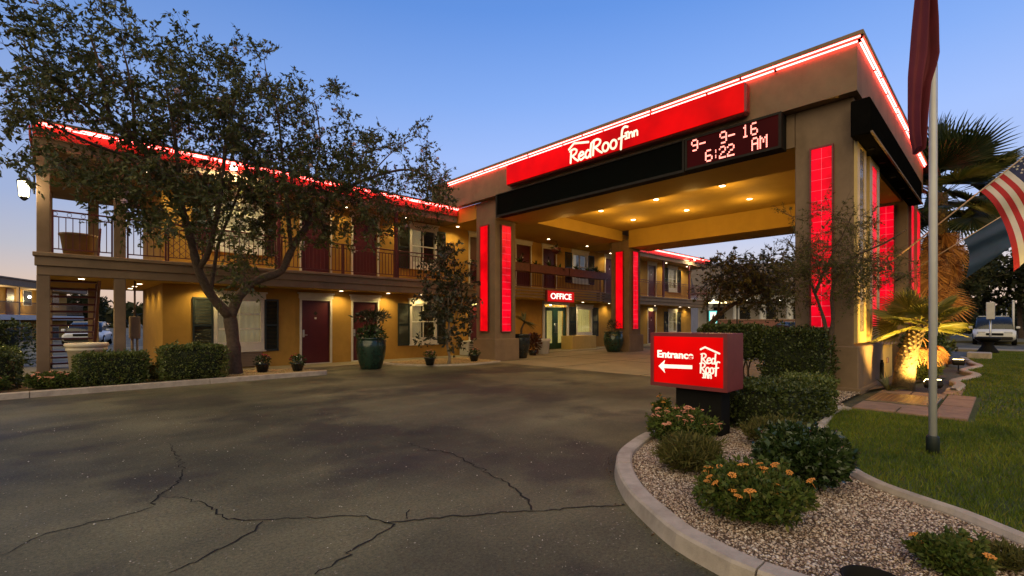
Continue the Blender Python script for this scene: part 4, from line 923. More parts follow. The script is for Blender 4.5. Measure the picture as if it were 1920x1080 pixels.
# black box sign on the street side
bs = thing('street_board', 'black unlit box sign on the street side of the portico', 'message board', (14.8, 1.9, 4.93))
b = MB(); b.box(10.9, 18.7, 1.74, 2.045, 4.93, 5.62, 0.02); b.build('cabinet', m_board, bs)
b = MB(); b.box(10.97, 18.63, 1.728, 1.739, 5.0, 5.56); b.build('face', m_board, bs)
b = MB(); b.box(10.9, 18.7, 1.70, 1.738, 4.93, 4.97, 0.005); b.build('lower_trim', m_stucco, bs)
for xx in (11.9, 13.1, 14.6, 16.0, 17.4):
    b = MB(); b.lathe([(0.06, -0.02), (0.06, 0)], (xx, 1.88, 4.93), 10); b.build('vent', m_black, bs)
for ch in bs.children: ch.location = -Vector(bs.location)

# OFFICE sign
oy = YF - 0.25; ox0, ox1 = float(PY(1026, 555, oy)[0]), float(PY(1077, 557, oy)[0]); oz0, oz1 = float(PY(1050, 567, oy)[2]), float(PY(1050, 545, oy)[2])
os_ = thing('office_sign', 'small red lit sign reading OFFICE over the glazed doors', 'sign', ((ox0 + ox1) / 2, oy, oz0))
b = MB(); b.box(ox0, ox1, oy, oy + 0.14, oz0, oz1, 0.015); b.build('cabinet', m_maroonbox, os_)
b = MB(); b.box(ox0 + 0.03, ox1 - 0.03, oy - 0.006, oy - 0.001, oz0 + 0.03, oz1 - 0.03); b.build('face', emit('office_face', (0.5, 0.005, 0.005), 0.55, (0.3, 0, 0)), os_)
text_mesh('OFFICE', 1, frame_y(ox0 + 0.12 * (ox1 - ox0), oy - 0.007, oz0 + 0.26 * (oz1 - oz0)), emit('office_letters', (1.0, 0.8, 0.68), 1.3), 'lettering', os_, width=0.76 * (ox1 - ox0), bold=0.012, height=0.5 * (oz1 - oz0))
for ch in os_.children: ch.location = -Vector(os_.location)

# ENTRANCE sign
es = thing('entrance_sign', 'red lit box sign reading Entrance with left arrow on a black post', 'sign', (5.7, 2.66, 0.06))
EX = 5.45; e0, e1, ez0, ez1 = 2.17, 3.13, 0.60, 1.268
b = MB(); b.box(EX + 0.002, EX + 0.46, e0, e1, ez0, ez1, 0.006); b.build('cabinet', m_maroonbox, es)
b = MB(); t = 0.045; b.box(EX - 0.014, EX + 0.001, e0, e0 + t, ez0, ez1); b.box(EX - 0.014, EX + 0.001, e1 - t, e1, ez0, ez1); b.box(EX - 0.014, EX + 0.001, e0 + t, e1 - t, ez0, ez0 + t); b.box(EX - 0.014, EX + 0.001, e0 + t, e1 - t, ez1 - t, ez1); b.build('frame', m_maroonbox, es)
b = MB(); b.box(EX - 0.006, EX + 0.0015, e0 + t, e1 - t, ez0 + t, ez1 - t); b.build('face', m_redsign, es)
FX = EX - 0.0065
def epx(x, y): p = PX(x, y, FX); return float(p[1]), float(p[2])
yl, zb = epx(1233, 670); yr, _ = epx(1300, 673); _, zt = epx(1233, 657)
m_lets = emit('sign_letters', (1.0, 0.86, 0.66), 0.8)
text_mesh('Entrance', 1, frame_x(FX, yl, zb), m_lets, 'lettering', es, width=yl - yr, bold=0.03, ext=0.006, height=(zt - zb) * 1.05)
A = [(1235, 686), (1247, 675), (1245, 683), (1298, 685), (1298, 692), (1245, 690), (1247, 699)]
b = MB(); b.prism([(FX, *epx(x, y)) for x, y in A], (-0.006, 0, 0)); b.build('arrow', m_lets, es)
yl, zr = epx(1315, 677); sR = epx(1315, 660)[1] - epx(1315, 679)[1]
fr = frame_x(FX, yl, epx(1316, 681)[1]); word(fr, 'Red', 0, 0, sR * 0.95, 0.0068, m_lets, 'lettering', es, 0.95)
fr = frame_x(FX, epx(1313, 700)[0], epx(1313, 699)[1]); word(fr, 'Roof', 0, 0, sR * 0.98, 0.0072, m_lets, 'lettering', es, 0.88)
fr = frame_x(FX, epx(1318, 700)[0], epx(1318, 708)[1]); word(fr, 'Inn', 0, 0, sR * 0.78, 0.006, m_lets, 'lettering', es, 0.95)
fr = frame_x(FX, 0, 0); q = [epx(x, y) for x, y in ((1314, 655), (1322, 651), (1349, 663))]
strokes(lambda u, v, d=0: (FX - d, -u, v), [[(-q[0][0], q[0][1]), (-q[1][0], q[1][1])], [(-q[1][0], q[1][1]), (-q[2][0], q[2][1])]], 0.010, m_lets, 'roof_mark', es, 0.006)
ypa, ypb = float(PX(1352, 760, EX + 0.1)[1]), float(PX(1267, 760, EX + 0.1)[1])
b = MB(); b.box(EX + 0.1, EX + 0.36, ypa, ypb, 0.06, 0.605, 0.008); b.build('post', m_black, es)
for ch in es.children: ch.location = -Vector(es.location)
# ---------------------------------------------------------------- vegetation
def leaf_quads(P, D, ln, wd, rnd=1.0):
    """rhombic leaves at P pointing along D"""
    n = len(P); D = D / (np.linalg.norm(D, axis=1, keepdims=True) + 1e-9)
    A = rng.normal(0, 1, (n, 3)); S = np.cross(D, A); S /= (np.linalg.norm(S, axis=1, keepdims=True) + 1e-9)
    l = (ln * (0.65 + 0.7 * rng.random(n)))[:, None]; w = (wd * (0.65 + 0.7 * rng.random(n)))[:, None]
    U = np.cross(S, D)
    return np.stack([P, P + D * l * 0.45 + S * w + U * w * 0.35, P + D * l, P + D * l * 0.45 - S * w + U * w * 0.35], 1)
def rand_dir(n, zb=0.0):
    d = rng.normal(0, 1, (n, 3)); d[:, 2] += zb; return d / np.linalg.norm(d, axis=1, keepdims=True)
def sprays(centres, radius, n_spray, per, ln, wd, droop=-0.15, sl=0.4):
    """leaf sprays round each cluster centre: short twigs with leaves set along them"""
    out = []; tw = []
    for c in centres:
        k = max(1, int(n_spray * (0.6 + 0.8 * rng.random())))
        st = c + rng.normal(0, 1, (k, 3)) * np.array(radius) * 0.45; d = rand_dir(k, 0.1); L2 = sl * (0.6 + 0.8 * rng.random(k))
        for i in range(k):
            m = max(3, int(per * (0.6 + 0.8 * rng.random()))); t = np.sort(rng.random(m))[:, None]
            P = st[i] + d[i] * t * L2[i] + np.array([0, 0, droop]) * (t * L2[i]) ** 2 * 2
            D = d[i] * 0.75 + rng.normal(0, 0.55, (m, 3)) + np.array([0, 0, droop]); out.append(leaf_quads(P, D, ln, wd))
            tw.append((c, st[i] + d[i] * 0.2 * L2[i], st[i] + d[i] * L2[i]))
    return np.concatenate(out).reshape(-1, 3), tw
def grow(skel, targets, twig=0.007):
    """limbs given as polylines; every leaf cluster is joined to the nearest wood by a bent branch"""
    b = MB(); nodes = []; rads = []
    for pts, r0, r1 in skel:
        pts = [np.array(p, float) for p in pts]; fine = []
        for i in range(len(pts) - 1):
            p0, p1, p2, p3 = pts[max(i - 1, 0)], pts[i], pts[i + 1], pts[min(i + 2, len(pts) - 1)]; k = max(2, int(np.linalg.norm(p2 - p1) / 0.16))
            for j in range(k):
                t = j / k; fine.append(0.5 * (2 * p1 + (p2 - p0) * t + (2 * p0 - 5 * p1 + 4 * p2 - p3) * t * t + (3 * p1 - p0 - 3 * p2 + p3) * t ** 3))
        fine.append(pts[-1]); n = len(fine); rr = [(r0 + (r1 - r0) * (i / (n - 1)) ** 0.8) * (1 + 0.08 * math.sin(i * 1.7) + 0.05 * rng.normal()) for i in range(n)]
        b.tube(fine, rr, 10); nodes += fine[n // 4:]; rads += rr[n // 4:]
    nodes = [np.array(q) for q in nodes]
    T = np.array(targets); NA = np.array(nodes); d0 = np.min(np.linalg.norm(T[:, None] - NA[None], axis=2), axis=1)
    for ti in np.argsort(d0):
        t = T[ti]; NA = np.array(nodes); df = t - NA; d = np.linalg.norm(df, axis=1) + np.maximum(0, -df[:, 2]) * 0.8
        i = int(np.argmin(d)); p = NA[i]; ln = np.linalg.norm(t - p)
        if ln < 0.12: continue
        r = min(rads[i] * 0.75, 0.006 + 0.011 * ln); k = max(3, int(ln / 0.25)); mid = rng.normal(0, 0.10 * ln, 3) + np.array([0, 0, 0.10 * ln]); path = []
        for j in range(k + 1):
            s = j / k; path.append(p * (1 - s) + t * s + mid * math.sin(math.pi * s) + (rng.normal(0, 0.02, 3) if 0 < j < k else 0))
        rr = [max(twig * 0.6, r * (1 - 0.7 * j / k)) for j in range(k + 1)]
        b.tube(path, rr, 5, False); nodes += path[1:]; rads += rr[1:]
    return b
def add_twigs(b, tw, r=0.004, every=1):
    for i, (c, p, q) in enumerate(tw):
        if i % every == 0: b.tube([c, p, q], [r, r * 0.8, r * 0.4], 3, False)
def make_tree(name, label, cat, base, skel, targets, radius, nsp, per, ln, wd, mleaf, mbark, group=None, sl=0.4, droop=-0.15, every=1, twr=0.004):
    t = thing(name, label, cat, base, group)
    wood = grow(skel, targets); V, tw = sprays(targets, radius, nsp, per, ln, wd, droop, sl); add_twigs(wood, tw, twr, every)
    o = wood.build('trunk', mbark, t); o.location = -Vector(base)
    o = link('crown', fast_mesh('crown', V, 4, mleaf), t); o.location = -Vector(base)
    return t
def blobs(lst, fn):
    out = []
    for px, py, rx, ry, n in lst:
        for _ in range(n):
            a = rng.random() * 6.283; r = math.sqrt(rng.random()); out.append(fn(px + rx * r * math.cos(a), py + ry * r * math.sin(a)))
    return np.array(out)

# --- the spreading tree in front of the wing
def at_tree(px, py):
    Y = min(14.2, max(10.2, rng.normal(12.7, 0.85)))
    return PY(px, py, Y)
crown_px = [(60, 55, 75, 45, 20), (130, 130, 90, 55, 26), (40, 165, 60, 70, 17), (215, 75, 60, 45, 9), (105, 210, 110, 55, 28), (22, 265, 40, 50, 9), (200, 190, 70, 60, 24),
            (290, 150, 70, 60, 20), (380, 110, 70, 45, 16), (370, 190, 80, 55, 32), (350, 255, 120, 60, 52), (465, 115, 55, 50, 15), (480, 215, 95, 75, 60), (560, 195, 50, 65, 18), (608, 168, 32, 16, 4), (625, 285, 80, 60, 38),
            (700, 285, 60, 50, 22), (775, 300, 45, 55, 15), (785, 235, 10, 24, 3), (745, 365, 90, 45, 30), (835, 375, 25, 25, 4), (235, 320, 80, 45, 22), (300, 370, 80, 50, 30), (420, 330, 110, 60, 60), (540, 330, 110, 60, 58),
            (640, 385, 80, 45, 26), (695, 430, 50, 30, 8), (440, 420, 60, 45, 16), (560, 420, 40, 35, 7), (150, 300, 60, 35, 8), (225, 390, 35, 30, 4), (150, 15, 90, 18, 6), (330, 75, 40, 20, 3), (640, 210, 12, 12, 1), (465, 500, 55, 45, 9), (420, 560, 18, 16, 2)]
crown_px += [(190, 345, 70, 40, 10), (330, 415, 60, 40, 14), (620, 425, 60, 32, 12), (480, 385, 90, 50, 28), (590, 300, 60, 50, 16), (250, 270, 60, 40, 12), (760, 400, 80, 35, 14), (700, 350, 80, 40, 14), (820, 350, 30, 30, 5), (600, 440, 50, 22, 6), (650, 330, 60, 40, 10)]
crown_px = [c for c in crown_px]
T1 = blobs(crown_px, at_tree)
keep = []
for p in T1:
    r_ = p - C0; zc_ = r_[:2] @ FW; qx, qy = 960 + FPX * (r_[:2] @ RT) / zc_, HORIZON - FPX * r_[2] / zc_; yl_ = 232 + 0.196 * (qx - 62); keep.append(math.hypot(qx - 437, qy - 316) > 30 and not (qx < 420 and yl_ - 14 < qy < yl_ + 34 and rng.random() < 0.55))
T1 = T1[np.array(keep)]
def sk(*p): return [PY(x, y, Y) for x, y, Y in p]
base1 = (3.24, 13.68, 0.06)
S1 = [([(3.24, 13.68, 0.0)] + sk((441, 690, 13.67), (437, 640, 13.65), (432, 600, 13.62), (427, 580, 13.6)), 0.175, 0.14),
      (sk((430, 592, 13.6), (398, 556, 13.5), (374, 510, 13.3), (358, 450, 13.1), (342, 395, 12.9), (318, 335, 12.7), (284, 302, 12.5), (253, 262, 12.3)), 0.125, 0.05),
      (sk((432, 595, 13.6), (448, 556, 13.5), (475, 530, 13.35), (505, 517, 13.2), (528, 508, 13.1), (546, 470, 13.0), (572, 428, 12.9), (620, 372, 12.8), (690, 335, 12.8), (760, 318, 12.7), (800, 330, 12.7)), 0.125, 0.025),
      (sk((372, 505, 13.3), (392, 470, 12.9), (408, 400, 12.5), (418, 320, 12.2), (428, 240, 12.0), (450, 150, 11.9)), 0.07, 0.02),
      (sk((395, 552, 13.5), (402, 500, 13.5), (412, 450, 13.4), (440, 380, 13.2), (470, 300, 13.0)), 0.05, 0.02),
      (sk((342, 395, 12.9), (335, 320, 12.6), (325, 240, 12.3), (310, 160, 12.1)), 0.06, 0.02),
      (sk((253, 262, 12.3), (215, 235, 12.2), (200, 195, 12.1), (192, 140, 12.0), (170, 70, 11.9)), 0.055, 0.015),
      (sk((253, 262, 12.3), (250, 200, 12.2), (244, 150, 12.0), (230, 90, 12.0)), 0.04, 0.012),
      (sk((215, 235, 12.2), (150, 190, 12.3), (90, 140, 12.2), (40, 80, 12.0)), 0.035, 0.01),
      (sk((284, 302, 12.5), (200, 280, 12.3), (110, 240, 12.0), (40, 200, 11.8)), 0.04, 0.012),
      (sk((546, 470, 13.0), (540, 400, 12.6), (530, 300, 12.3), (520, 210, 12.1), (500, 140, 12.0)), 0.06, 0.015),
      (sk((572, 428, 12.9), (590, 340, 12.5), (600, 260, 12.4), (590, 190, 12.3)), 0.045, 0.012),
      (sk((690, 335, 12.8), (730, 290, 12.6), (780, 255, 12.6)), 0.025, 0.008)]
m_leaf1 = leafmat('myrtle_leaves', [(0.04, 0.05, 0.015), (0.085, 0.10, 0.026), (0.13, 0.14, 0.04), (0.06, 0.075, 0.02), (0.16, 0.145, 0.045)], 0.45, 0.35, 0.4)
tree1 = make_tree('spreading_tree', 'wide spreading tree with forked trunk and pale blossoms in front of the motel wing', 'tree', base1, S1, T1, (0.24, 0.24, 0.17), 6, 14, 0.10, 0.022, m_leaf1, m_bark, sl=0.34)
m_bloss = mat('pale_blossom', (0.55, 0.36, 0.36), 0.8, 0.15, 8)
bl = MB(); 
for k in range(10): 
    a = rand_dir(1)[0] * 0.035; bl.lathe([(0.004, -0.012), (0.018, -0.004), (0.016, 0.006), (0.004, 0.012)], a, 5)
blm = bl.mesh('blossom', m_bloss)
for i in rng.choice(len(T1), 42, replace=False):
    o = link('blossom', blm, tree1); p = T1[i] + rng.normal(0, 0.16, 3) + np.array([0, -0.15, 0.05]); o.location = Vector(p) - Vector(base1); o.scale = (1.3,) * 3

# --- small dark tree by the portico column
base2 = (9.08, 12.5, 0.045)
T2 = blobs([(835, 500, 45, 28, 16), (815, 545, 45, 30, 18), (868, 545, 30, 45, 16), (850, 600, 34, 34, 18), (805, 585, 24, 12, 5), (842, 475, 25, 12, 5), (800, 640, 14, 8, 2), (845, 638, 22, 12, 6)], lambda x, y: PY(x, y, 12.5 + rng.normal(0, 0.45)))
S2 = [([(9.08, 12.5, 0.0)] + sk((843, 668, 12.5), (838, 645, 12.5), (842, 610, 12.5), (840, 560, 12.5), (838, 505, 12.5)), 0.05, 0.02), (sk((838, 640, 12.5), (855, 600, 12.4), (868, 560, 12.4)), 0.025, 0.01), (sk((841, 600, 12.5), (815, 560, 12.5), (800, 530, 12.5)), 0.025, 0.01)]
m_leaf2 = leafmat('dark_broad_leaves', [(0.010, 0.015, 0.007), (0.022, 0.03, 0.011), (0.035, 0.042, 0.015), (0.05, 0.035, 0.014)], 0.35, 0.15, 0.5)
make_tree('small_tree', 'small dark leaved tree with pale trunk beside the portico column', 'tree', base2, S2, T2, (0.24, 0.24, 0.2), 5, 10, 0.12, 0.035, m_leaf2, m_barkp, sl=0.28)

# --- feathery tree in front of the near pier
base3 = (10.45, 2.72, 0.06)
fx = lambda x, y: PX(x, y, 10.35 + rng.normal(0, 0.42))
T3 = blobs([(1550, 470, 70, 35, 26), (1600, 420, 60, 30, 12), (1560, 520, 80, 30, 34), (1640, 490, 50, 35, 16), (1690, 500, 30, 25, 6), (1500, 540, 40, 40, 16), (1480, 470, 40, 25, 6), (1540, 400, 60, 20, 5), (1610, 545, 40, 25, 8)], fx)
def skx(*p): return [PX(x, y, X) for x, y, X in p]
S3 = [([(10.45, 2.72, 0.0)] + skx((1548, 700, 10.45), (1552, 650, 10.45), (1545, 600, 10.42), (1528, 550, 10.4), (1510, 505, 10.3), (1480, 455, 10.2)), 0.055, 0.012),
      (skx((1551, 660, 10.45), (1562, 600, 10.4), (1560, 545, 10.3), (1590, 490, 10.2), (1660, 455, 10.1), (1700, 430, 10.0)), 0.045, 0.01), (skx((1528, 550, 10.4), (1550, 500, 10.5), (1580, 440, 10.5), (1600, 400, 10.5)), 0.03, 0.008)]
m_leaf3 = leafmat('feathery_leaves', [(0.04, 0.05, 0.012), (0.075, 0.085, 0.02), (0.11, 0.105, 0.03), (0.14, 0.11, 0.035)], 0.6, 0.3, 0.25)
make_tree('feathery_tree', 'thin feathery tree growing up the near portico pier', 'tree', base3, S3, T3, (0.2, 0.2, 0.13), 6, 24, 0.042, 0.007, m_leaf3, m_bark, sl=0.36, droop=-0.3)

# --- leaning tree beyond the court, seen through the portico
gb = G(1268, 656); base4 = (float(gb[0]), float(gb[1]), 0.0); X4 = base4[0]
fx4 = lambda x, y: PX(x, y, X4 + rng.normal(0, 1.0))
T4 = blobs([(1350, 500, 30, 18, 12), (1345, 540, 34, 28, 22), (1385, 520, 40, 30, 30), (1430, 520, 45, 32, 38), (1470, 540, 35, 30, 24), (1420, 565, 55, 16, 16), (1440, 485, 20, 14, 5), (1370, 488, 18, 10, 4), (1490, 500, 20, 22, 8)], fx4)
S4 = [([base4] + skx((1290, 640, X4), (1318, 622, X4), (1345, 594, X4), (1368, 575, X4), (1395, 560, X4), (1440, 540, X4)), 0.2, 0.05), (skx((1345, 594, X4), (1350, 560, X4), (1352, 520, X4)), 0.07, 0.02), (skx((1395, 560, X4), (1400, 530, X4), (1420, 505, X4)), 0.06, 0.02), (skx((1380, 568, X4), (1440, 566, X4 - 0.3), (1480, 550, X4 - 0.3)), 0.05, 0.02)]
m_leaf4 = leafmat('olive_leaves', [(0.05, 0.052, 0.015), (0.09, 0.088, 0.026), (0.14, 0.125, 0.045), (0.19, 0.16, 0.06)], 0.5, 0.25, 0.4)
make_tree('leaning_tree', 'leaning tree with loose olive crown beyond the portico court', 'tree', base4, S4, T4, (0.5, 0.5, 0.35), 5, 12, 0.15, 0.035, m_leaf4, m_bark, sl=0.6, twr=0.008)

# --- hedges and shrubs
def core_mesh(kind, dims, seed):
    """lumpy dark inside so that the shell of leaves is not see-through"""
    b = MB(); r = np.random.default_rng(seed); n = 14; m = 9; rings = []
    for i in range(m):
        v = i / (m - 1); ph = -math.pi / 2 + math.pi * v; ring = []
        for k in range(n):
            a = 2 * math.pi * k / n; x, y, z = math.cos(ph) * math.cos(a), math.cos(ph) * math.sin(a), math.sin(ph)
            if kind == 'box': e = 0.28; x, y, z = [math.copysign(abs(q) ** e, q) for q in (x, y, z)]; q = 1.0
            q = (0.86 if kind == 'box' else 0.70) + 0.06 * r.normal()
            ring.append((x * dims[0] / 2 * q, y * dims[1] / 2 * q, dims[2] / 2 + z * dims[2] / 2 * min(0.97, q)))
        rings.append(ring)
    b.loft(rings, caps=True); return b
def shrub(name, label, cat, loc, dims, kind, mleaf, n, ln, wd, group=None, rz=0.0, seed=1, up=0.3, lift=0.0, stems=0, rough=0.06, flowers=None, nf=0, fsize=0.03, shoot=1.0):
    t = thing(name, label, cat, loc, group, rz)
    if stems:
        b = MB()
        for k in range(stems):
            x, y = (rng.random(2) - 0.5) * np.array(dims[:2]) * 0.7; b.tube([(x, y, -0.02), (x + rng.normal(0, 0.05), y + rng.normal(0, 0.05), lift * 0.6), (x + rng.normal(0, 0.1), y + rng.normal(0, 0.1), lift + dims[2] * 0.4)], [0.022, 0.018, 0.01], 6)
        b.build('stem', m_bark, t)
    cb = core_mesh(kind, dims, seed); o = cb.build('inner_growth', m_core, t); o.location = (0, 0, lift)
    d = rand_dir(n); 
    if kind == 'box':
        q = rng.random((n, 3)) * 2 - 1; ax = rng.choice(3, n, p=np.array([dims[1] * dims[2], dims[0] * dims[2], dims[0] * dims[1] * 1.2]) / (dims[1] * dims[2] + dims[0] * dims[2] + dims[0] * dims[1] * 1.2)); sg = np.where(rng.random(n) < 0.5, -1, 1); sg = np.where((ax == 2) & (rng.random(n) < 0.8), 1, sg)
        q[np.arange(n), ax] = sg; nn = np.zeros((n, 3)); nn[np.arange(n), ax] = sg; rad = np.maximum(np.abs(q[:, 0]), np.abs(q[:, 1])); 
        q *= 1 - 0.05 * (np.sum(np.abs(q) > 0.85, axis=1)[:, None] - 1)
    else:
        d[:, 2] = np.where((d[:, 2] < 0) & (rng.random(n) < 0.45), -d[:, 2], d[:, 2]); q = d; nn = d
    lump = 0.5 + 0.5 * np.sin(q[:, 0] * 4.1 + seed) * 1.0 * np.cos(q[:, 1] * 3.7 + seed * 2) * np.sin(q[:, 2] * 3.3 + seed)
    q = q * (1 - 0.13 * lump[:, None] * (0.4 if kind == 'box' else 2.0)) * (1 - rough * np.abs(rng.normal(0, 1, (n, 1))) * 0.9 + rough * 0.6 * rng.random((n, 1)))
    P = np.column_stack([q[:, 0] * dims[0] / 2, q[:, 1] * dims[1] / 2, dims[2] / 2 + q[:, 2] * dims[2] / 2 + lift]); P[:, 2] = np.maximum(P[:, 2], lift * 0.9 + 0.005)
    D = nn * 0.7 + rng.normal(0, 0.6, (n, 3)) + np.array([0, 0, up])
    LQ = leaf_quads(P, D, ln, wd)
    if True:       # irregular shoots that break the outline
        ks = np.flatnonzero(nn[:, 2] > -0.2); ks = rng.choice(ks, max(6, int(n // (45 if kind == 'dome' else 90) * shoot))); k = len(ks); dd = nn[ks] + rng.normal(0, 0.15, (k, 3)); sh = []
        for j in range(k):
            b0 = P[ks[j]]; ax_ = dd[j] * 0.8 + rng.normal(0, 0.35, 3) + np.array([0, 0, 0.35]); ax_ /= np.linalg.norm(ax_); L3 = min(0.3, dims[2] * (0.12 + 0.3 * rng.random() ** 2)) * min(1.0, shoot + 0.2) * (1.0 if kind == 'dome' else 0.45); mm = 9 + int(8 * rng.random()); tt = rng.random((mm, 1)) ** 0.7
            sh.append(leaf_quads(b0 + ax_ * tt * L3 + rng.normal(0, 0.006, (mm, 3)), ax_ * 0.6 + rng.normal(0, 0.6, (mm, 3)), ln * 1.05, wd * 1.05))
        LQ = np.concatenate([LQ] + sh)
    link('foliage', fast_mesh('foliage', LQ, 4, mleaf), t)
    if flowers is not None:
        fpos = [k for k in rng.permutation(n) if nn[k, 2] > 0.15][:nf * 3]; cl = []
        for k in fpos[:nf]:
            o = link('flower', flowers, t); o.location = P[k] * np.array([1.08, 1.08, 1.1]) + np.array([0, 0, 0.03]); s = (0.8 + 0.6 * rng.random()) * fsize / 0.026; o.scale = (s, s, s * 0.9); o.rotation_euler = (rng.normal(0, 0.3), rng.normal(0, 0.3), rng.random() * 6)
    return t
def flower_mesh(name, m):
    b = MB()
    for k in range(16):
        a = k * 2.4; r = 0.006 + 0.022 * math.sqrt(k / 16); z = 0.012 * (1 - (r / 0.03) ** 2); b.lathe([(0.002, -0.004), (0.0075, 0.0), (0.006, 0.004), (0.001, 0.005)], (r * math.cos(a), r * math.sin(a), z), 5)
    b.tube([(0, 0, -0.06), (0, 0, 0.0)], 0.002, 3); return b.mesh(name, m)
fl_orange = flower_mesh('flower', mat('flower_orange', (0.75, 0.30, 0.05), 0.7, 0.2, 30)); fl_pink = flower_mesh('flower', mat('flower_salmon', (0.75, 0.32, 0.20), 0.7, 0.25, 30)); fl_red = flower_mesh('flower', mat('flower_red', (0.5, 0.03, 0.05), 0.7, 0.25, 30))
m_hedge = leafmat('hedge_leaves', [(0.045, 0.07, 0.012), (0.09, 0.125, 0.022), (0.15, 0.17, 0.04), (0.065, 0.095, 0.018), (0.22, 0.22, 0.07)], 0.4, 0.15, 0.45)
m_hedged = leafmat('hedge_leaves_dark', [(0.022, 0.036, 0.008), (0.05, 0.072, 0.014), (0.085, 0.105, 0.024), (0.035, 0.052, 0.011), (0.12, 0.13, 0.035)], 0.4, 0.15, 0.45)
m_glossy = leafmat('glossy_leaves', [(0.014, 0.030, 0.009), (0.032, 0.058, 0.016), (0.06, 0.09, 0.026), (0.022, 0.042, 0.012), (0.09, 0.115, 0.045)], 0.25, 0.08, 0.6)
m_lant = leafmat('lantana_leaves', [(0.035, 0.065, 0.011), (0.075, 0.115, 0.02), (0.12, 0.15, 0.03), (0.055, 0.08, 0.015), (0.17, 0.16, 0.04)], 0.6, 0.2, 0.25)
m_fine = leafmat('fine_dry_leaves', [(0.06, 0.07, 0.016), (0.11, 0.11, 0.028), (0.18, 0.15, 0.05), (0.08, 0.085, 0.022)], 0.7, 0.25, 0.2)
shrub('box_hedge', 'clipped box hedge block in front of the white planter', 'hedge', (0.78, 13.15, 0.07), (1.2, 0.72, 0.66), 'box', m_hedge, 6500, 0.045, 0.014, 'clipped hedge blocks by the motel', seed=2)
shrub('box_hedge', 'clipped box hedge block beside the forked tree trunk', 'hedge', (2.22, 13.05, 0.07), (1.3, 0.78, 0.78), 'box', m_hedge, 7500, 0.045, 0.014, 'clipped hedge blocks by the motel', seed=3)
shrub('low_shrub', 'low soft shrub between the two clipped hedge blocks', 'shrub', (1.52, 13.2, 0.07), (0.75, 0.6, 0.34), 'dome', m_fine, 2600, 0.07, 0.006, seed=4, up=0.9)
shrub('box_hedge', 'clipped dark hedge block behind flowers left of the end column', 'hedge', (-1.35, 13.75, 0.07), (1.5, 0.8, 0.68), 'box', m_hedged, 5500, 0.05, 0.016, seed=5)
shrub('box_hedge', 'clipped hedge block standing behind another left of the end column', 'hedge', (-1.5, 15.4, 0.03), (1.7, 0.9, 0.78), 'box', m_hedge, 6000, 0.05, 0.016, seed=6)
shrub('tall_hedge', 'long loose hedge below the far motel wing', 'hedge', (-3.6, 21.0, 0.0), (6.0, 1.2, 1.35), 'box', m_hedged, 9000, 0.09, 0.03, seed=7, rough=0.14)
for i, (x, y) in enumerate(((-1.9, 13.0), (-1.05, 13.0), (-0.25, 13.25), (0.05, 13.05))):
    shrub('flower_shrub', ['low red flowering shrub at the kerb far left of the end column', 'low red flowering shrub at the kerb below the dark hedge block', 'low red flowering shrub at the foot of the end column', 'low trailing shrub between the end column and the hedge block'][i], 'shrub', (x, y, 0.07), (0.62, 0.5, 0.3), 'dome', m_lant, 1300, 0.05, 0.014, 'low flowering shrubs by the kerb', seed=20 + i, flowers=fl_pink, nf=9, rough=0.12)
# island
shrub('clipped_hedge', 'square clipped hedge beside the black post of the entrance sign', 'hedge', (6.85, 2.18, 0.06), (1.55, 0.92, 0.52), 'box', m_hedged, 10500, 0.04, 0.013, seed=8, rz=-0.12, rough=0.08)
shrub('clipped_hedge', 'smaller clipped hedge block beside the lawn edging', 'hedge', (7.75, 1.98, 0.06), (0.75, 0.62, 0.56), 'box', m_hedge, 4500, 0.04, 0.013, seed=9, rough=0.08)
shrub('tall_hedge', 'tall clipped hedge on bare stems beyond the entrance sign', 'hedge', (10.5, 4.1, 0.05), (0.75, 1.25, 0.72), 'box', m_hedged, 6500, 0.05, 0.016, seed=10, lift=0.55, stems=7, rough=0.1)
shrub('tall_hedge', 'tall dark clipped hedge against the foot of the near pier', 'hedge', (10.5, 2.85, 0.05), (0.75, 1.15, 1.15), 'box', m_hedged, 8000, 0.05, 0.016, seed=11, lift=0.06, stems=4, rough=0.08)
shrub('round_shrub', 'dense glossy rounded shrub beside the lawn edging', 'shrub', (4.42, 1.16, 0.055), (0.80, 0.72, 0.48), 'dome', m_glossy, 5600, 0.05, 0.018, seed=12, rough=0.10, up=0.1, shoot=0.35)
shrub('flower_shrub', 'flowering shrub with salmon blossoms at the foot of the sign post', 'shrub', (5.02, 2.5, 0.055), (0.80, 0.78, 0.34), 'dome', m_lant, 4200, 0.042, 0.011, 'flowering shrubs in the gravel', seed=13, rough=0.16, flowers=fl_pink, nf=34, fsize=0.024)
shrub('flower_shrub', 'tall yellow flowering sprig between kerb and sign post', 'shrub', (5.55, 3.02, 0.055), (0.26, 0.26, 0.36), 'dome', m_lant, 800, 0.035, 0.010, 'flowering shrubs in the gravel', seed=14, rough=0.18, flowers=fl_orange, nf=9, fsize=0.022)
shrub('dry_shrub', 'low tawny grassy shrub in the gravel below the sign', 'shrub', (4.12, 1.98, 0.055), (0.60, 0.52, 0.27), 'dome', m_fine, 3800, 0.075, 0.005, seed=15, rough=0.14, up=0.9)
shrub('flower_shrub', 'broad loose shrub with orange blossoms on the open gravel', 'shrub', (3.46, 1.22, 0.055), (0.78, 0.74, 0.31), 'dome', m_lant, 5200, 0.042, 0.010, 'flowering shrubs in the gravel', seed=16, rough=0.2, flowers=fl_orange, nf=20, fsize=0.024)
shrub('low_shrub', 'low fine leaved shrub between square hedge and glossy shrub', 'shrub', (5.62, 1.72, 0.055), (0.80, 0.62, 0.27), 'dome', m_fine, 4200, 0.06, 0.006, seed=17, rough=0.14, up=0.8)
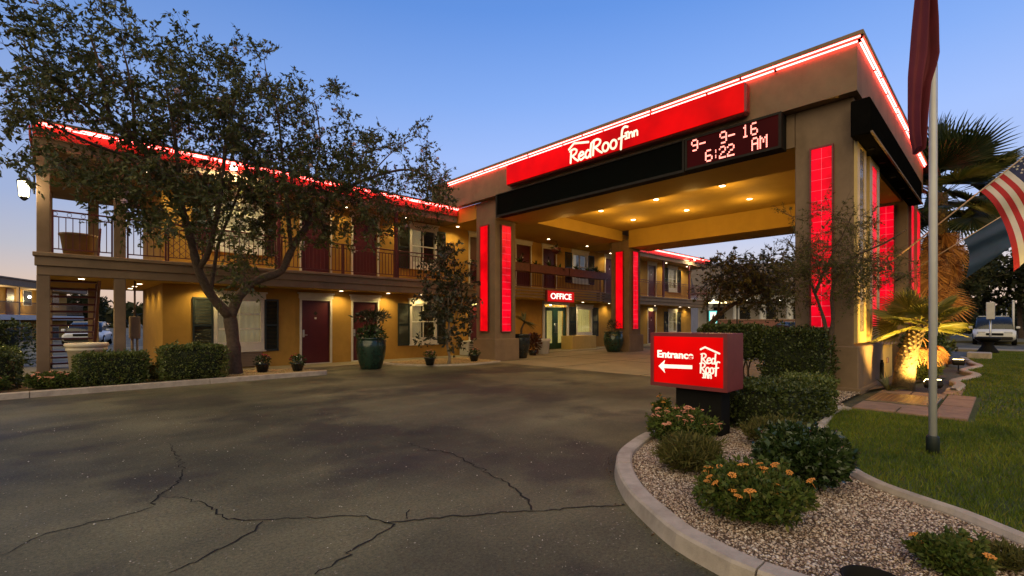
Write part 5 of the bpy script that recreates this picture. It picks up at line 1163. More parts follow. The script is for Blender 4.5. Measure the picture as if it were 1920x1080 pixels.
shrub('flower_shrub', 'small bright green shrub spilling beside the black plastic pot', 'shrub', (3.50, 0.20, 0.055), (0.40, 0.34, 0.15), 'dome', m_lant, 2400, 0.035, 0.010, 'flowering shrubs in the gravel', seed=18, rough=0.2, flowers=fl_orange, nf=4, fsize=0.02)
shrub('dry_shrub', 'tiny yellow green tuft on the gravel near the edging', 'shrub', (3.72, 0.0, 0.055), (0.22, 0.2, 0.10), 'dome', m_fine, 700, 0.05, 0.005, seed=19, up=0.9)

# --- palms
def frond_mesh(name, n, R, pet, spread, mt, droop=0.12, tipw=0.01, seed=0):
    r = np.random.default_rng(seed); b = MB(); b.tube([(0, 0, 0), (0, pet * 0.55, 0.03), (0, pet, 0)], [0.016, 0.011, 0.008], 4, False)
    for k in range(n):
        a = (k / (n - 1) - 0.5) * spread; da = spread / (n - 1) * 0.52; L2 = R * (1 - 0.28 * abs(a / (spread / 2)) ** 2) * (0.92 + 0.14 * r.random()); c = np.array([0, pet, 0])
        def P(rr, an, z): return c + np.array([math.sin(an) * rr, math.cos(an) * rr, z - droop * (rr / R) ** 2.2 * R])
        m1 = P(L2 * 0.5, a - da, 0); m2 = P(L2 * 0.5, a, 0.035 * R); m3 = P(L2 * 0.5, a + da, 0); t2a = P(L2 * 0.78, a - da * 0.35, 0.0); t2 = P(L2 * 0.78, a + da * 0.3, 0.01 * R); tip = P(L2, a + 0.02 * r.normal(), -0.03 * R * r.random())
        i = len(b.v); b.v += [tuple(q) for q in (c, m1, m2, m3, t2a, t2, tip)]
        for q in ((0, 1, 2), (0, 2, 3), (1, 4, 5, 2), (2, 5, 3), (4, 6, 5)): b.addf([i + w for w in q])
    return b.mesh(name, mt)
def place(o, p, az, el, roll=0.0, s=1.0):
    o.matrix_local = Matrix.Translation(p) @ Matrix.Rotation(az, 4, 'Z') @ Matrix.Rotation(el, 4, 'X') @ Matrix.Rotation(roll, 4, 'Y') @ Matrix.Scale(s, 4)
m_palm = leafmat('palm_green', [(0.02, 0.035, 0.010), (0.04, 0.055, 0.015), (0.065, 0.07, 0.02)], 0.45, 0.2, 0.4)
m_palmy = leafmat('palm_yellow_green', [(0.14, 0.15, 0.03), (0.22, 0.21, 0.04), (0.28, 0.24, 0.06)], 0.45, 0.4, 0.4)
m_palmd = leafmat('palm_dead', [(0.14, 0.06, 0.025), (0.24, 0.11, 0.045), (0.32, 0.17, 0.07)], 0.8, 0.2, 0.15)
m_fib = mat('palm_fibre', (0.12, 0.08, 0.04), 0.9, 0.35, 20, 0.9, 40, dist=0.02)
def boots(b, path, rad, n, rng2, size):
    """cut leaf bases all round a palm trunk"""
    for k in range(n):
        t = (k + 0.5) / n; i = t * (len(path) - 1); j = int(i); f = i - j; p = path[j] * (1 - f) + path[min(j + 1, len(path) - 1)] * f; r = rad * (1.0 - 0.15 * t); a = k * 2.39996
        d = np.array([math.cos(a), math.sin(a), 0]); w = np.array([-math.sin(a), math.cos(a), 0]); o = p + d * r * 0.8; s = size * (0.8 + 0.5 * rng2.random())
        tip = o + d * s * 0.75 + np.array([0, 0, s * 1.05]); i0 = len(b.v); b.v += [tuple(q) for q in (o - w * s * 0.55, o + w * s * 0.55, tip + w * s * 0.3, tip - w * s * 0.3, o - d * 0.02 + np.array([0, 0, s * 0.8]))]
        for q in ((0, 1, 2, 3), (0, 3, 4), (1, 4, 2), (3, 2, 4)): b.addf([i0 + v for v in q])
# lit fan palm by the pier
bp = (12.2, 1.42); pm = thing('fan_palm', 'short fan palm with shaggy lit trunk beside the paved pad', 'palm', (float(bp[0]), float(bp[1]), 0.05))
path = [np.array([0, 0, 0.0]), np.array([0.05, -0.03, 0.4]), np.array([0.16, -0.09, 0.8]), np.array([0.32, -0.17, 1.12]), np.array([0.42, -0.22, 1.28])]
b = MB(); b.tube(path, [0.19, 0.17, 0.15, 0.13, 0.09], 12); boots(b, path, 0.17, 190, rng, 0.052); b.build('trunk', m_fib, pm)
fm = [frond_mesh('frond', 30, 0.56, 0.34, 3.7, m_palmy, 0.10, seed=k) for k in range(3)]; top = Vector(path[-1])
for k in range(17):
    az = k * 2.39996; el = R_(62) - R_(74) * (k / 16) ** 1.0 + 0.1 * rng.normal(); o = link('frond', fm[k % 3], pm); place(o, top + Vector((0, 0, 0.05 - 0.12 * k / 16)), az, el, 0.5 * rng.normal(), 0.85 + 0.3 * rng.random())
fdm = frond_mesh('dead_frond', 20, 0.4, 0.3, 3.0, m_palmd, 0.3, seed=9)
for k in range(5): o = link('dead_frond', fdm, pm); place(o, top + Vector((0, 0, -0.2)), 1.2 * k, R_(-55) + 0.2 * rng.normal(), 0.3 * rng.normal())
# tall fan palm with a skirt of dead fronds
bp = (22.6, 1.75, 0.0); tp = thing('tall_fan_palm', 'tall fan palm with hanging skirt of dead brown fronds beyond the portico', 'palm', bp)
path = [np.array([0, 0, 0.0]), np.array([0.05, 0, 2.0]), np.array([0.1, -0.1, 4.0]), np.array([0.1, -0.15, 6.0])]
b = MB(); b.tube(path, [0.34, 0.27, 0.25, 0.2], 12); boots(b, path, 0.27, 160, rng, 0.11); b.build('trunk', m_fib, tp)
fm = [frond_mesh('frond', 36, 1.3, 1.15, 3.9, m_palm, 0.16, seed=20 + k) for k in range(3)]; top = Vector(path[-1])
for k in range(44):
    az = k * 2.39996; el = R_(80) - R_(112) * (k / 43) + 0.12 * rng.normal(); o = link('frond', fm[k % 3], tp); place(o, top + Vector((0, 0, 0.1 - 0.5 * k / 43)), az, el, 0.6 * rng.normal(), 0.85 + 0.3 * rng.random())
fdm = [frond_mesh('dead_frond', 26, 0.95, 0.8, 3.0, m_palmd, 0.5, seed=30 + k) for k in range(2)]
for k in range(54): o = link('dead_frond', fdm[k % 2], tp); place(o, Vector((0.08, -0.1, 5.3 - 2.6 * (k / 53))), k * 2.39996, R_(-62) - R_(22) * rng.random(), 0.4 * rng.normal(), 0.85 + 0.3 * rng.random())
# spiky plants in the palm bed
m_spike = leafmat('yucca_leaves', [(0.06, 0.07, 0.02), (0.12, 0.12, 0.04), (0.2, 0.18, 0.07)], 0.5, 0.1, 0.35)
def spiky(name, label, loc, n, ln, w, mt, el0=10, el1=80, cat='plant', group=None, parent=None, off=(0, 0, 0)):
    b = MB()
    for k in range(n):
        az = k * 2.39996; el = R_(el0 + (el1 - el0) * ((k * 0.618) % 1)); L2 = ln * (0.7 + 0.5 * rng.random()); d = np.array([math.cos(az) * math.cos(el), math.sin(az) * math.cos(el), math.sin(el)]); s = np.array([-math.sin(az), math.cos(az), 0]); dr = np.array([0, 0, -0.18 * L2])
        o = np.array(off, float); p1 = o + d * L2 * 0.5; p2 = o + d * L2 + dr; i = len(b.v); b.v += [tuple(q) for q in (o - s * w * 0.6, o + s * w * 0.6, p1 + s * w, p1 + np.array([0, 0, -w * 0.6]), p1 - s * w, p2)]
        for q in ((0, 1, 2, 3), (0, 3, 4), (3, 2, 5), (4, 3, 5)): b.addf([i + v for v in q])
    if parent is not None: return b.build('foliage', mt, parent)
    t = thing(name, label, cat, loc, group); b.build('foliage', mt, t); bb = MB(); bb.tube([(0, 0, -0.05), (0, 0, 0.06)], 0.03, 6); bb.build('stem', m_bark, t); return t
gp = G(1665, 735, 0.06); spiky('yucca', 'small spiky yucca lit by the flood light at the low wall', (float(gp[0]), float(gp[1]), 0.06), 34, 0.42, 0.012, m_spike)
gp = G(1530, 712, 0.06); spiky('yucca', 'small spiky plant behind the clipped hedge by the drive', (8.3, 3.25, 0.06), 22, 0.45, 0.02, m_glossy)
shrub('low_shrub', 'low shrub behind the flagpole in the palm bed', 'shrub', (14.6, 1.35, 0.06), (0.9, 0.7, 0.42), 'dome', m_hedge, 2200, 0.06, 0.014, seed=41, rough=0.14)
shrub('low_shrub', 'dark bushy shrub beside the second flood light', 'shrub', (17.6, 1.6, 0.06), (1.6, 0.9, 1.1), 'dome', m_glossy, 4200, 0.10, 0.03, seed=42, rough=0.18)
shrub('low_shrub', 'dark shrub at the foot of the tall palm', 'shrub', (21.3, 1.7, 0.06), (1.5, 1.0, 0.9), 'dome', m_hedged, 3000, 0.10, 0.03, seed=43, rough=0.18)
spiky('yucca', 'reddish spiky clump near the second flood light', (19.9, 1.25, 0.06), 40, 0.75, 0.02, m_palmd)
# balcony flower boxes
for i, o in enumerate(fb):
    for k, xx in enumerate((-0.8, 0.1, 0.85)):
        spiky('', '', None, 26, 0.36 if (i + k) % 2 else 0.5, 0.02, m_glossy, -30 if (i == 1 and k == 2) else 10, 80, parent=o, off=(xx, 0, 0.3))
# hanging basket above the balcony
hb = thing('hanging_basket', 'dark hanging basket of ferns above the office balcony', 'hanging basket', (float(PY(1043, 440, YF - 0.1)[0]), YF - 0.1, 5.25))
b = MB(); b.lathe([(0.05, -0.62), (0.2, -0.5), (0.24, -0.36), (0.22, -0.36), (0.18, -0.45)], (0, 0, 0), 14); b.build('basket', m_rail, hb)
b = MB()
for k in range(3): a = k * 2.094; b.tube([(0, 0, 0.0), (0.23 * math.cos(a), 0.23 * math.sin(a), -0.37)], 0.006, 4)
b.build('chain', m_black, hb); spiky('', '', None, 60, 0.42, 0.014, m_hedged, -50, 70, parent=hb, off=(0, 0, -0.4))
# ---------------------------------------------------------------- pots
def pot(name, label, loc, prof, mt, soil_r, soil_z, group=None):
    t = thing(name, label, 'planter', loc, group); b = MB(); b.lathe(prof, (0, 0, 0), 28); b.build('body', mt, t)
    b = MB(); b.lathe([(soil_r, soil_z - 0.02), (soil_r, soil_z)], (0, 0, 0), 20); b.build('soil', m_dirt, t); return t
def leaves_in(t, n, c, r, ln, wd, mt, up=0.5):
    P = np.array(c) + rand_dir(n, up) * np.array(r) * (rng.random((n, 1)) ** 0.5); D = (P - np.array(c)) / np.array(r) + rng.normal(0, 0.4, (n, 3)); return link('foliage', fast_mesh('foliage', leaf_quads(P, D, ln, wd), 4, mt), t)
pw = pot('large_planter', 'large cream ribbed planter standing between the end columns', (0.42, 14.4, 0.07), [(0.25, 0.0), (0.27, 0.02), (0.33, 0.68), (0.36, 0.69), (0.36, 0.74), (0.34, 0.76), (0.37, 0.77), (0.39, 0.82), (0.37, 0.86), (0.33, 0.86), (0.31, 0.7)], m_pot_w, 0.31, 0.76)
pg = pot('glazed_planter', 'large green glazed planter in front of the second maroon door', (6.72, 13.15, 0.0), [(0.27, 0.0), (0.30, 0.02), (0.40, 0.35), (0.44, 0.65), (0.42, 0.84), (0.40, 0.88), (0.43, 0.90), (0.43, 0.94), (0.38, 0.94), (0.36, 0.8)], m_pot_g, 0.37, 0.86)
leaves_in(pg, 500, (0, 0, 1.0), (0.42, 0.42, 0.28), 0.12, 0.03, m_glossy)
for k in range(5): a = k * 1.3; st = MB(); st.tube([(0, 0, 0.85), (0.12 * math.cos(a), 0.12 * math.sin(a), 1.2), (0.3 * math.cos(a), 0.3 * math.sin(a), 1.5)], [0.012, 0.008, 0.004], 4); st.build('stem', m_bark, pg)
leaves_in(pg, 420, (0, 0, 1.55), (0.5, 0.5, 0.14), 0.16, 0.02, m_leaf2)
dp = G(980, 673); pd = pot('glazed_planter', 'tall black glazed planter with a yucca beside the lit column', (float(PY(977, 600, 12.95)[0]), 12.95, 0.006), [(0.2, 0.0), (0.23, 0.02), (0.33, 0.45), (0.36, 0.78), (0.34, 0.86), (0.38, 0.88), (0.38, 0.93), (0.33, 0.93), (0.31, 0.8)], m_pot_d, 0.32, 0.85)
b = MB(); b.tube([(0, 0, 0.84), (0.05, 0.02, 1.15), (0.15, -0.05, 1.4)], [0.05, 0.04, 0.035], 7); b.build('stem', m_bark, pd); spiky('', '', None, 50, 0.62, 0.022, leafmat('yucca_pale', [(0.10, 0.09, 0.04), (0.18, 0.16, 0.07), (0.07, 0.08, 0.03)], 0.5, 0.1, 0.3), -25, 80, parent=pd, off=(0.15, -0.05, 1.38))
p2 = pot('glazed_planter', 'round dark green glazed planter at the rear lit column', (18.72, 12.7, 0.006), [(0.26, 0.0), (0.3, 0.02), (0.44, 0.35), (0.47, 0.62), (0.42, 0.84), (0.40, 0.88), (0.44, 0.90), (0.44, 0.95), (0.38, 0.95), (0.36, 0.8)], m_pot_g, 0.37, 0.86)
leaves_in(p2, 300, (0, 0, 1.15), (0.34, 0.34, 0.34), 0.14, 0.015, m_leaf2)
wb = G(1017, 664); wp = pot('white_tub', 'white round tub standing by the office doors', (float(wb[0]) + 0.1, float(wb[1]) + 0.1, 0.006), [(0.26, 0.0), (0.28, 0.02), (0.33, 0.52), (0.36, 0.54), (0.37, 0.66), (0.34, 0.66), (0.32, 0.5)], m_pale, 0.33, 0.58)
rp = thing('croton', 'dark red leafy potted plant between black planter and white tub', 'plant', (float(G(996, 667)[0]) + 0.2, float(G(996, 667)[1]) + 0.1, 0.006))
b = MB(); b.lathe([(0.14, 0), (0.19, 0.22), (0.17, 0.22)], (0, 0, 0), 14); b.build('pot', m_pot_d, rp); leaves_in(rp, 420, (0, 0, 0.5), (0.34, 0.34, 0.4), 0.14, 0.04, leafmat('croton_leaves', [(0.06, 0.012, 0.01), (0.12, 0.03, 0.015), (0.04, 0.03, 0.012)], 0.4, 0.15))
for i, (px, py, lab) in enumerate(((492, 699, 'small dark flower pot with red flowers by the tree trunk'), (558, 697, 'small dark flower pot with red flowers beside the maroon door'), (806, 684, 'small dark pot plant at the edge of the small tree bed'), (889, 677, 'small dark pot plant at the foot of the portico column'))):
    g = G(px, py, 0.06); t = thing('flower_pot', lab, 'flower pot', (float(g[0]), float(g[1]), 0.07 if i < 2 else 0.045), 'small flower pots along the motel')
    b = MB(); b.lathe([(0.13, 0.0), (0.2, 0.26), (0.22, 0.27), (0.22, 0.3), (0.18, 0.3)], (0, 0, 0), 18); b.build('pot', m_pot_d, t); leaves_in(t, 260, (0, 0, 0.36), (0.24, 0.24, 0.2), 0.07, 0.024, m_glossy)
    for k in range(9):
        o = link('flower', fl_red if i < 2 else fl_pink, t); d = rand_dir(1, 0.8)[0] * np.array((0.22, 0.22, 0.2)); o.location = (d[0], d[1], 0.4 + abs(d[2])); o.scale = (1.3, 1.3, 1.3)
    t.scale = (0.85, 0.85, 0.8)
g = G(1640, 1108, 0.1); b = MB(); b.lathe([(0.10, 0.0), (0.135, 0.09), (0.14, 0.10), (0.128, 0.10), (0.12, 0.03)], (float(g[0]), float(g[1]), 0.055), 24); tag(b.build('nursery_pot', m_black), 'black plastic nursery pot sunk in the gravel', 'pot')

# ---------------------------------------------------------------- paved utility pad, flood lights
pad = thing('utility_pad', 'low paved pad with a metal cover plate set in the lawn', 'paving', (10.2, 0.98, 0.04))
def pv(x0, x1, y0, y1, z=0.085, m=None, nm='paver'):
    b = MB(); b.box(x0 + 0.012 - 10.2, x1 - 0.012 - 10.2, y0 + 0.012 - 0.98, y1 - 0.012 - 0.98, 0.0, z + 0.01 * rng.random() - 0.04, 0.008); return b.build(nm, m or m_paver, pad)
pv(8.85, 9.45, 1.12, 1.66); pv(8.82, 9.42, 0.7, 1.12); pv(8.80, 9.4, 0.34, 0.7); pv(9.42, 10.1, 0.34, 0.72); pv(9.40, 9.72, 0.72, 1.66); pv(10.1, 11.0, 0.34, 0.72); pv(11.0, 11.6, 0.34, 0.72); pv(11.0, 11.6, 0.72, 1.2); pv(11.0, 11.6, 1.2, 1.66)
pl = pv(9.74, 10.98, 0.74, 1.64, 0.095, mat('cover_plate', (0.22, 0.17, 0.11), 0.38, 0.15, 8, 0.25, 30, metal=0.7), 'cover_plate')
b = MB()
for i in range(18):
    for k in range(12):
        x = 9.8 + i * 0.065 - 10.2; y = 0.8 + k * 0.068 - 0.98; b.box(x, x + 0.04, y, y + 0.012, 0.05, 0.0665 if (i + k) % 2 else 0.0645)
tag(b.build('plate_studs', m_brass, pad), kind='stuff')
for k in range(4):
    b = MB(); b.box(11.75 + k * 0.35 - 10.2, 12.05 + k * 0.35 - 10.2, 0.55 - 0.98, 0.8 - 0.98, 0, 0.045, 0.008); b.build('paver', m_paver, pad)
def flood(label, loc, aim, e, size=70):
    t = thing('flood_light', label, 'flood light', loc, 'ground flood lights in the palm bed'); aim = Vector(aim) - Vector(loc) - Vector((0, 0, 0.2)); aim.normalize(); az = math.atan2(aim.y, aim.x); el = math.asin(aim.z)
    b = MB(); b.tube([(0, 0, -0.05), (0, 0, 0.16)], 0.015, 6); b.build('stake', m_black, t)
    b = MB(); b.box(-0.08, 0.05, -0.13, 0.13, -0.07, 0.07, 0.02); h = b.build('housing', m_dark, t); h.location = (0, 0, 0.2); h.rotation_euler = (0, -el, az)
    b = MB(); b.box(0.051, 0.057, -0.115, 0.115, -0.058, 0.058); ln = b.build('lens', m_flood, h)
    ld = bpy.data.lights.new('flood', 'SPOT'); ld.energy = e; ld.color = (1.0, 0.62, 0.14); ld.spot_size = R_(size); ld.spot_blend = 0.6; ld.shadow_soft_size = 0.07; lo = link('flood_bulb', ld, t); lo.location = Vector((0, 0, 0.2)) + aim * 0.1; lo.rotation_euler = aim.to_track_quat('-Z', 'Y').to_euler(); return t
flood('lit ground flood light aimed at the short fan palm', (11.74, 0.93, 0.06), (12.45, 1.25, 1.5), 340, 150)
g = G(1797, 692, 0.06); flood('lit ground flood light among shrubs further from the pad', (float(g[0]), float(g[1]), 0.06), (22.4, 1.75, 4.2), 620, 80)

# ---------------------------------------------------------------- flags
fp = thing('flagpole', 'tall white flagpole with limp dark maroon flag on the lawn', 'flagpole', (6.41, 0.51, 0.06))
b = MB(); b.tube([(0, 0, 0.16), (-0.01, 0, 3.0), (-0.03, 0, 6.2)], [0.034, 0.031, 0.026], 14); b.build('pole', m_whitep, fp)
b = MB(); b.lathe([(0.055, -0.06), (0.055, 0.17), (0.048, 0.185)], (0, 0, 0), 14); b.build('sleeve', mat('sleeve_green', (0.012, 0.02, 0.015), 0.6, 0.2, 5), fp)
b = MB(); b.lathe([(0.01, -0.05), (0.05, -0.02), (0.06, 0.02), (0.03, 0.06), (0.005, 0.075)], (-0.03, 0, 6.25), 12); b.build('finial', m_brass, fp)
m_flag = mat('flag_maroon', (0.14, 0.012, 0.025), 0.8, 0.15, 3, 0.2, 200)
# limp cloth: hangs in deep folds from the hoist
rows = []; nz, nu = 48, 52; zcP = 6.41 * FW[0] + 0.51 * FW[1]
fy = [-215, -120, 0, 60, 125, 150, 175, 230, 268, 292]; fl_ = [1738, 1733, 1727, 1721, 1715, 1712, 1711, 1709, 1711, 1717]; fr_ = [1752, 1752, 1750, 1757, 1762, 1755, 1744, 1738, 1735, 1729]
for i in range(nz + 1):
    v = i / nz; yy = fy[0] + (fy[-1] - fy[0]) * v; ring = []; l0, r0 = np.interp(yy, fy, fl_), np.interp(yy, fy, fr_)
    for k in range(nu + 1):
        u = k / nu; lat = (l0 + (r0 - l0) * u - 960) / FPX * (zcP - 0.13) - (1750 - 960) / FPX * zcP; fold = 0.05 * math.sin(u * 13 + v * 2.1) + 0.025 * math.sin(u * 27 + v * 4)
        ring.append((RT[0] * lat + FW[0] * (fold - 0.13), RT[1] * lat + FW[1] * (fold - 0.13), 1.34 + (604 - yy) / 184.0 + 0.03 * math.sin(u * 9)))
    rows.append(ring)
b = MB(); b.loft(rows, closed=False); o = b.build('flag', m_flag, fp)
b = MB()
for zz in (5.9, 4.7): b.tube([(-0.02 + 0.05 * math.cos(a), 0.05 * math.sin(a), zz) for a in [k * 0.7854 for k in range(9)]], 0.006, 4, False)
b.tube([(0.05, -0.03, 1.2), (0.045, -0.03, 6.1)], 0.004, 4, False); b.build('halyard', m_pale, fp)

m_fr = mat('flag_red', (0.42, 0.02, 0.03), 0.8, 0.1, 4, 0.15, 200); m_fw = mat('flag_white', (0.62, 0.60, 0.60), 0.8, 0.06, 4, 0.15, 200); m_fb = mat('flag_navy', (0.025, 0.035, 0.12), 0.8, 0.1, 4, 0.15, 200); m_fb2 = mat('flag_blue', (0.022, 0.055, 0.13), 0.8, 0.12, 4, 0.15, 200)
m_polem = mat('pole_tan', (0.45, 0.33, 0.22), 0.4, 0.1, 6)
def banner(label, p0, p1, hoist_t0, hoist_t1, fly, stripes, cat='flag'):
    """flag on a slanting pole fixed to the pier: hoist runs along the pole, cloth falls away from it"""
    p0, p1 = np.array(p0), np.array(p1); t = thing('slanted_flag', label, 'flag', tuple(p0)); u = (p1 - p0); b = MB(); b.tube([(0, 0, 0), tuple(u)], [0.016, 0.013], 8); b.build('pole', m_polem, t)
    b = MB(); b.tube([tuple(-u / np.linalg.norm(u) * 0.06), tuple(u / np.linalg.norm(u) * 0.14)], 0.026, 8); b.build('socket', m_dark, t); b = MB(); b.lathe([(0.01, -0.02), (0.028, 0.01), (0.01, 0.04)], tuple(u), 10); b.build('finial', m_brass, t)
    un = u / np.linalg.norm(u); fd = np.array([0, un[1] * abs(un[2]), 0]); fd = np.cross(un, [1, 0, 0]); fd = fd if fd[2] < 0 else -fd; side = np.array([1.0, 0, 0])
    n1, n2 = 26, 40; h0, h1 = hoist_t0, hoist_t1; rows = []
    for i in range(n1 + 1):
        a = i / n1; ring = []
        for k in range(n2 + 1):
            c = k / n2; hp = u * (h1 + (h0 - h1) * a); sag = np.array([0, 0, -1.0]) * fly * 0.34 * c ** 1.6 * (0.5 + 0.6 * a); rip = side * (0.07 * math.sin(c * 11 + a * 2.5) * min(1, c * 3)) + un * (-0.30 * c * c * (0.4 + a))
            ring.append(hp + fd * fly * c * (0.95 - 0.1 * c) + sag + rip)
        rows.append(ring)
    b = MB(); nn = n2 + 1; b.v = [tuple(q) for r in rows for q in r]
    for i in range(n1):
        for k in range(n2):
            b.cs = True
            if stripes: b.cm = (2 if (i < 14 and k < 16) else (0 if (i // 2) % 2 == 0 else 1))
            b.addf([i * nn + k, i * nn + k + 1, (i + 1) * nn + k + 1, (i + 1) * nn + k])
    o = b.build('cloth', [m_fr, m_fw, m_fb] if stripes else [m_fb2], t)
    if stripes:
        s = MB()
        for r in range(9):
            for c in range(6 if r % 2 == 0 else 5):
                i = 0.9 + r * 1.5; k = (1.3 if r % 2 == 0 else 2.6) + c * 2.6; q = np.array(rows[int(i)][min(n2, int(k))]); q2 = np.array(rows[int(i)][int(k) + 1]) - q; q3 = np.array(rows[int(i) + 1][int(k)]) - q; nrm = np.cross(q2, q3); nrm /= np.linalg.norm(nrm)
                e1 = q2 / np.linalg.norm(q2) * 0.026; e2 = np.cross(nrm, e1)
                for sg in (0.004, -0.004):
                    s.poly([tuple(q + nrm * sg + e1 * (1 if j % 2 == 0 else 0.4) * math.cos(j * math.pi / 5) + e2 * (1 if j % 2 == 0 else 0.4) * math.sin(j * math.pi / 5)) for j in range(10)])
        s.build('stars', m_fw, o)
    return t
pe = PX(1935, 278, 13.3); banner('striped red and white flag with starred blue corner on a slanted pole', (13.3, 2.0, float(PX(1645, 512, 13.3)[2])), (13.3, float(pe[1]) - 0.15, float(pe[2]) + 0.1), 0.66, 0.99, 1.35, True)
pe = PX(1900, 392, 18.6); banner('plain blue flag on a lower slanted pole beyond the flagpole', (18.6, 2.3, float(PX(1685, 525, 18.6)[2])), (18.6, float(pe[1]), float(pe[2])), 0.60, 0.92, 0.8, False)
# ---------------------------------------------------------------- lamps on the roof edge
def roof_lamp(label, px, py, e, Y=YF - 0.32):
    p = PY(px, py, Y); t = thing('flood_lamp', label, 'lamp', tuple(map(float, p)), 'lamps on the motel roof edge')
    b = MB(); b.box(-0.10, 0.10, -0.05, 0.06, -0.07, 0.07, 0.02); b.tube([(0, 0.05, 0), (0, 0.30, 0.0)], 0.018, 6); b.build('housing', m_dark, t)
    b = MB(); b.box(-0.085, 0.085, -0.065, -0.051, -0.055, 0.055, 0.006); b.build('lens', m_lampw, t)
    ld = bpy.data.lights.new('flood_lamp', 'SPOT'); ld.energy = e; ld.color = (1, 0.86, 0.5); ld.spot_size = R_(165); ld.spot_blend = 0.5; ld.shadow_soft_size = 0.08; lo = link('flood_lamp_bulb', ld, t); lo.location = (0, -0.1, -0.05); lo.rotation_euler = (R_(45), 0, 0)
roof_lamp('bright lamp on the roof edge behind the spreading tree', 437, 316, 150); roof_lamp('bright lamp on the roof edge of the wing beyond the portico', 1301, 487, 90)

# ---------------------------------------------------------------- background buildings
def along(p0, p1): d = np.array(p1) - np.array(p0); return math.atan2(d[1], d[0]), float(np.linalg.norm(d))
def campt(px, zc): r = ray(px, 600); return np.array([r[0] * zc, r[1] * zc])
A0, A1 = campt(0, 33.5), campt(66, 37.5); u = (A1 - A0) / np.linalg.norm(A1 - A0); A0 = A0 - u * 8; az, Ln = along(A0, A1 + u * 8)
fwg = thing('far_motel_wing', 'far two storey motel wing with balcony seen past the end column', 'building', (float(A0[0]), float(A0[1]), -1.05), rz=az)
b = MB(); b.box(0, Ln, 1.3, 8, 0, 5.1); b.build('wall', m_wall, fwg)
b = MB(); b.box(-0.3, Ln, 0.0, 8.2, 2.62, 3.0, 0.01); b.build('balcony_floor', m_pale, fwg)
b = MB(); b.box(-0.3, Ln, -0.2, 8.4, 5.1, 5.62, 0.02); b.box(-0.35, Ln, -0.3, 8.5, 5.62, 5.72); b.build('roof', m_trimst, fwg)
b = MB(); b.box(0, Ln, 0.05, 0.1, 3.92, 3.98); b.box(0, Ln, 0.05, 0.09, 3.1, 3.14)
for xx in np.arange(0, Ln, 0.14): b.box(xx, xx + 0.03, 0.06, 0.085, 3.14, 3.92)
b.build('railing', m_stucco, fwg)
for k, xx in enumerate(np.arange(0.8, Ln - 1.2, 2.1)):
    for zz in (0.0, 3.0):
        if k % 2: b = MB(); b.box(xx, xx + 0.9, 1.24, 1.31, zz + 0.02, zz + 2.05, 0.005); b.build('door', m_door, fwg)
        else:
            b = MB(); b.box(xx, xx + 1.2, 1.25, 1.31, zz + 0.8, zz + 2.05, 0.005); w = b.build('window', m_white, fwg); b = MB(); b.box(xx + 0.06, xx + 1.14, 1.235, 1.249, zz + 0.86, zz + 1.99); b.build('pane', m_pot_d, w)
    if k % 2: b = MB(); b.box(xx - 1.0, xx - 0.85, 0.05, 0.2, 0, 2.62); b.box(xx - 1.0, xx - 0.85, 0.05, 0.2, 3.0, 5.1); b.build('post', m_trimst, fwg)
for xx in (9.2, 13.5):
    b = MB(); b.lathe([(0.04, -0.12), (0.13, 0), (0.04, 0.12)], (xx, 0.9, 4.5), 10); l_ = b.build('lamp_globe', m_lampw, fwg)
    ld = bpy.data.lights.new('far_lamp', 'POINT'); ld.energy = 60; ld.color = (1, 0.8, 0.4); ld.shadow_soft_size = 0.15; lo = link('far_bulb', ld, l_); lo.location = (xx, 0.7, 4.4)

B0, B1 = campt(1318, 46), campt(1560, 44); az, Ln = along(B0, B1)
hall = thing('colonnade_building', 'pale low hall with round columns seen through the portico', 'building', (float(B0[0]), float(B0[1]), 0.0), rz=az)
m_hall = mat('hall_wall', (0.42, 0.36, 0.32), 0.8, 0.1, 1.5, stain=0.15)
b = MB(); b.box(0, Ln, 2.2, 12, 0, 3.6); b.build('wall', m_hall, hall)
b = MB(); b.box(-0.5, Ln, 0.0, 12.3, 3.6, 4.2, 0.02); b.build('eaves', m_pale, hall)
b = MB(); b.prism([(-0.8, -0.5, 4.2), (-0.8, 12.5, 4.2), (-0.8, 11.0, 7.4), (-0.8, 3.2, 7.4)], (Ln + 1.0, 0, 0)); b.build('roof', mat('hall_roof', (0.16, 0.12, 0.09), 0.9, 0.15, 2), hall)
for xx in np.arange(0.8, Ln, 2.4): b = MB(); b.lathe([(0.42, 0), (0.42, 0.15), (0.32, 0.2), (0.29, 3.3), (0.38, 3.42), (0.42, 3.6)], (xx, 0.6, 0), 16); b.build('column', m_pale, hall)
for xx in np.arange(2.0, Ln - 1, 2.4):
    b = MB(); b.box(xx - 0.5, xx + 0.5, 2.12, 2.2, 0.9, 2.9); w = b.build('window', m_dark, hall)
for xx in np.arange(1.0, Ln, 3.0):
    b = MB(); b.lathe([(0.05, -0.06), (0.11, 0), (0.05, 0.06)], (xx, 0.2, 3.52), 8); b.build('eaves_lamp', m_lampw, hall)
C0_, C1_ = campt(1330, 39), campt(1600, 38); az, Ln = along(C0_, C1_)
bw = thing('brick_wall', 'low reddish brick wall before the hall with columns', 'wall', (float(C0_[0]), float(C0_[1]), 0.0), rz=az)
m_brick = mat('brick_red', (0.24, 0.10, 0.07), 0.9, 0.2, 6, 0.3, 40)
b = MB(); b.box(0, Ln, 0, 0.25, 0, 1.55); b.build('wall', m_brick, bw); b = MB(); b.box(-0.03, Ln, -0.04, 0.29, 1.552, 1.65, 0.01); b.build('coping', m_paver, bw)
g = campt(1337, 34); ls = thing('lit_poster', 'small lit poster case with turquoise border beyond the far wing', 'sign', (float(g[0]), float(g[1]), 1.2), rz=YAW - math.pi / 2)
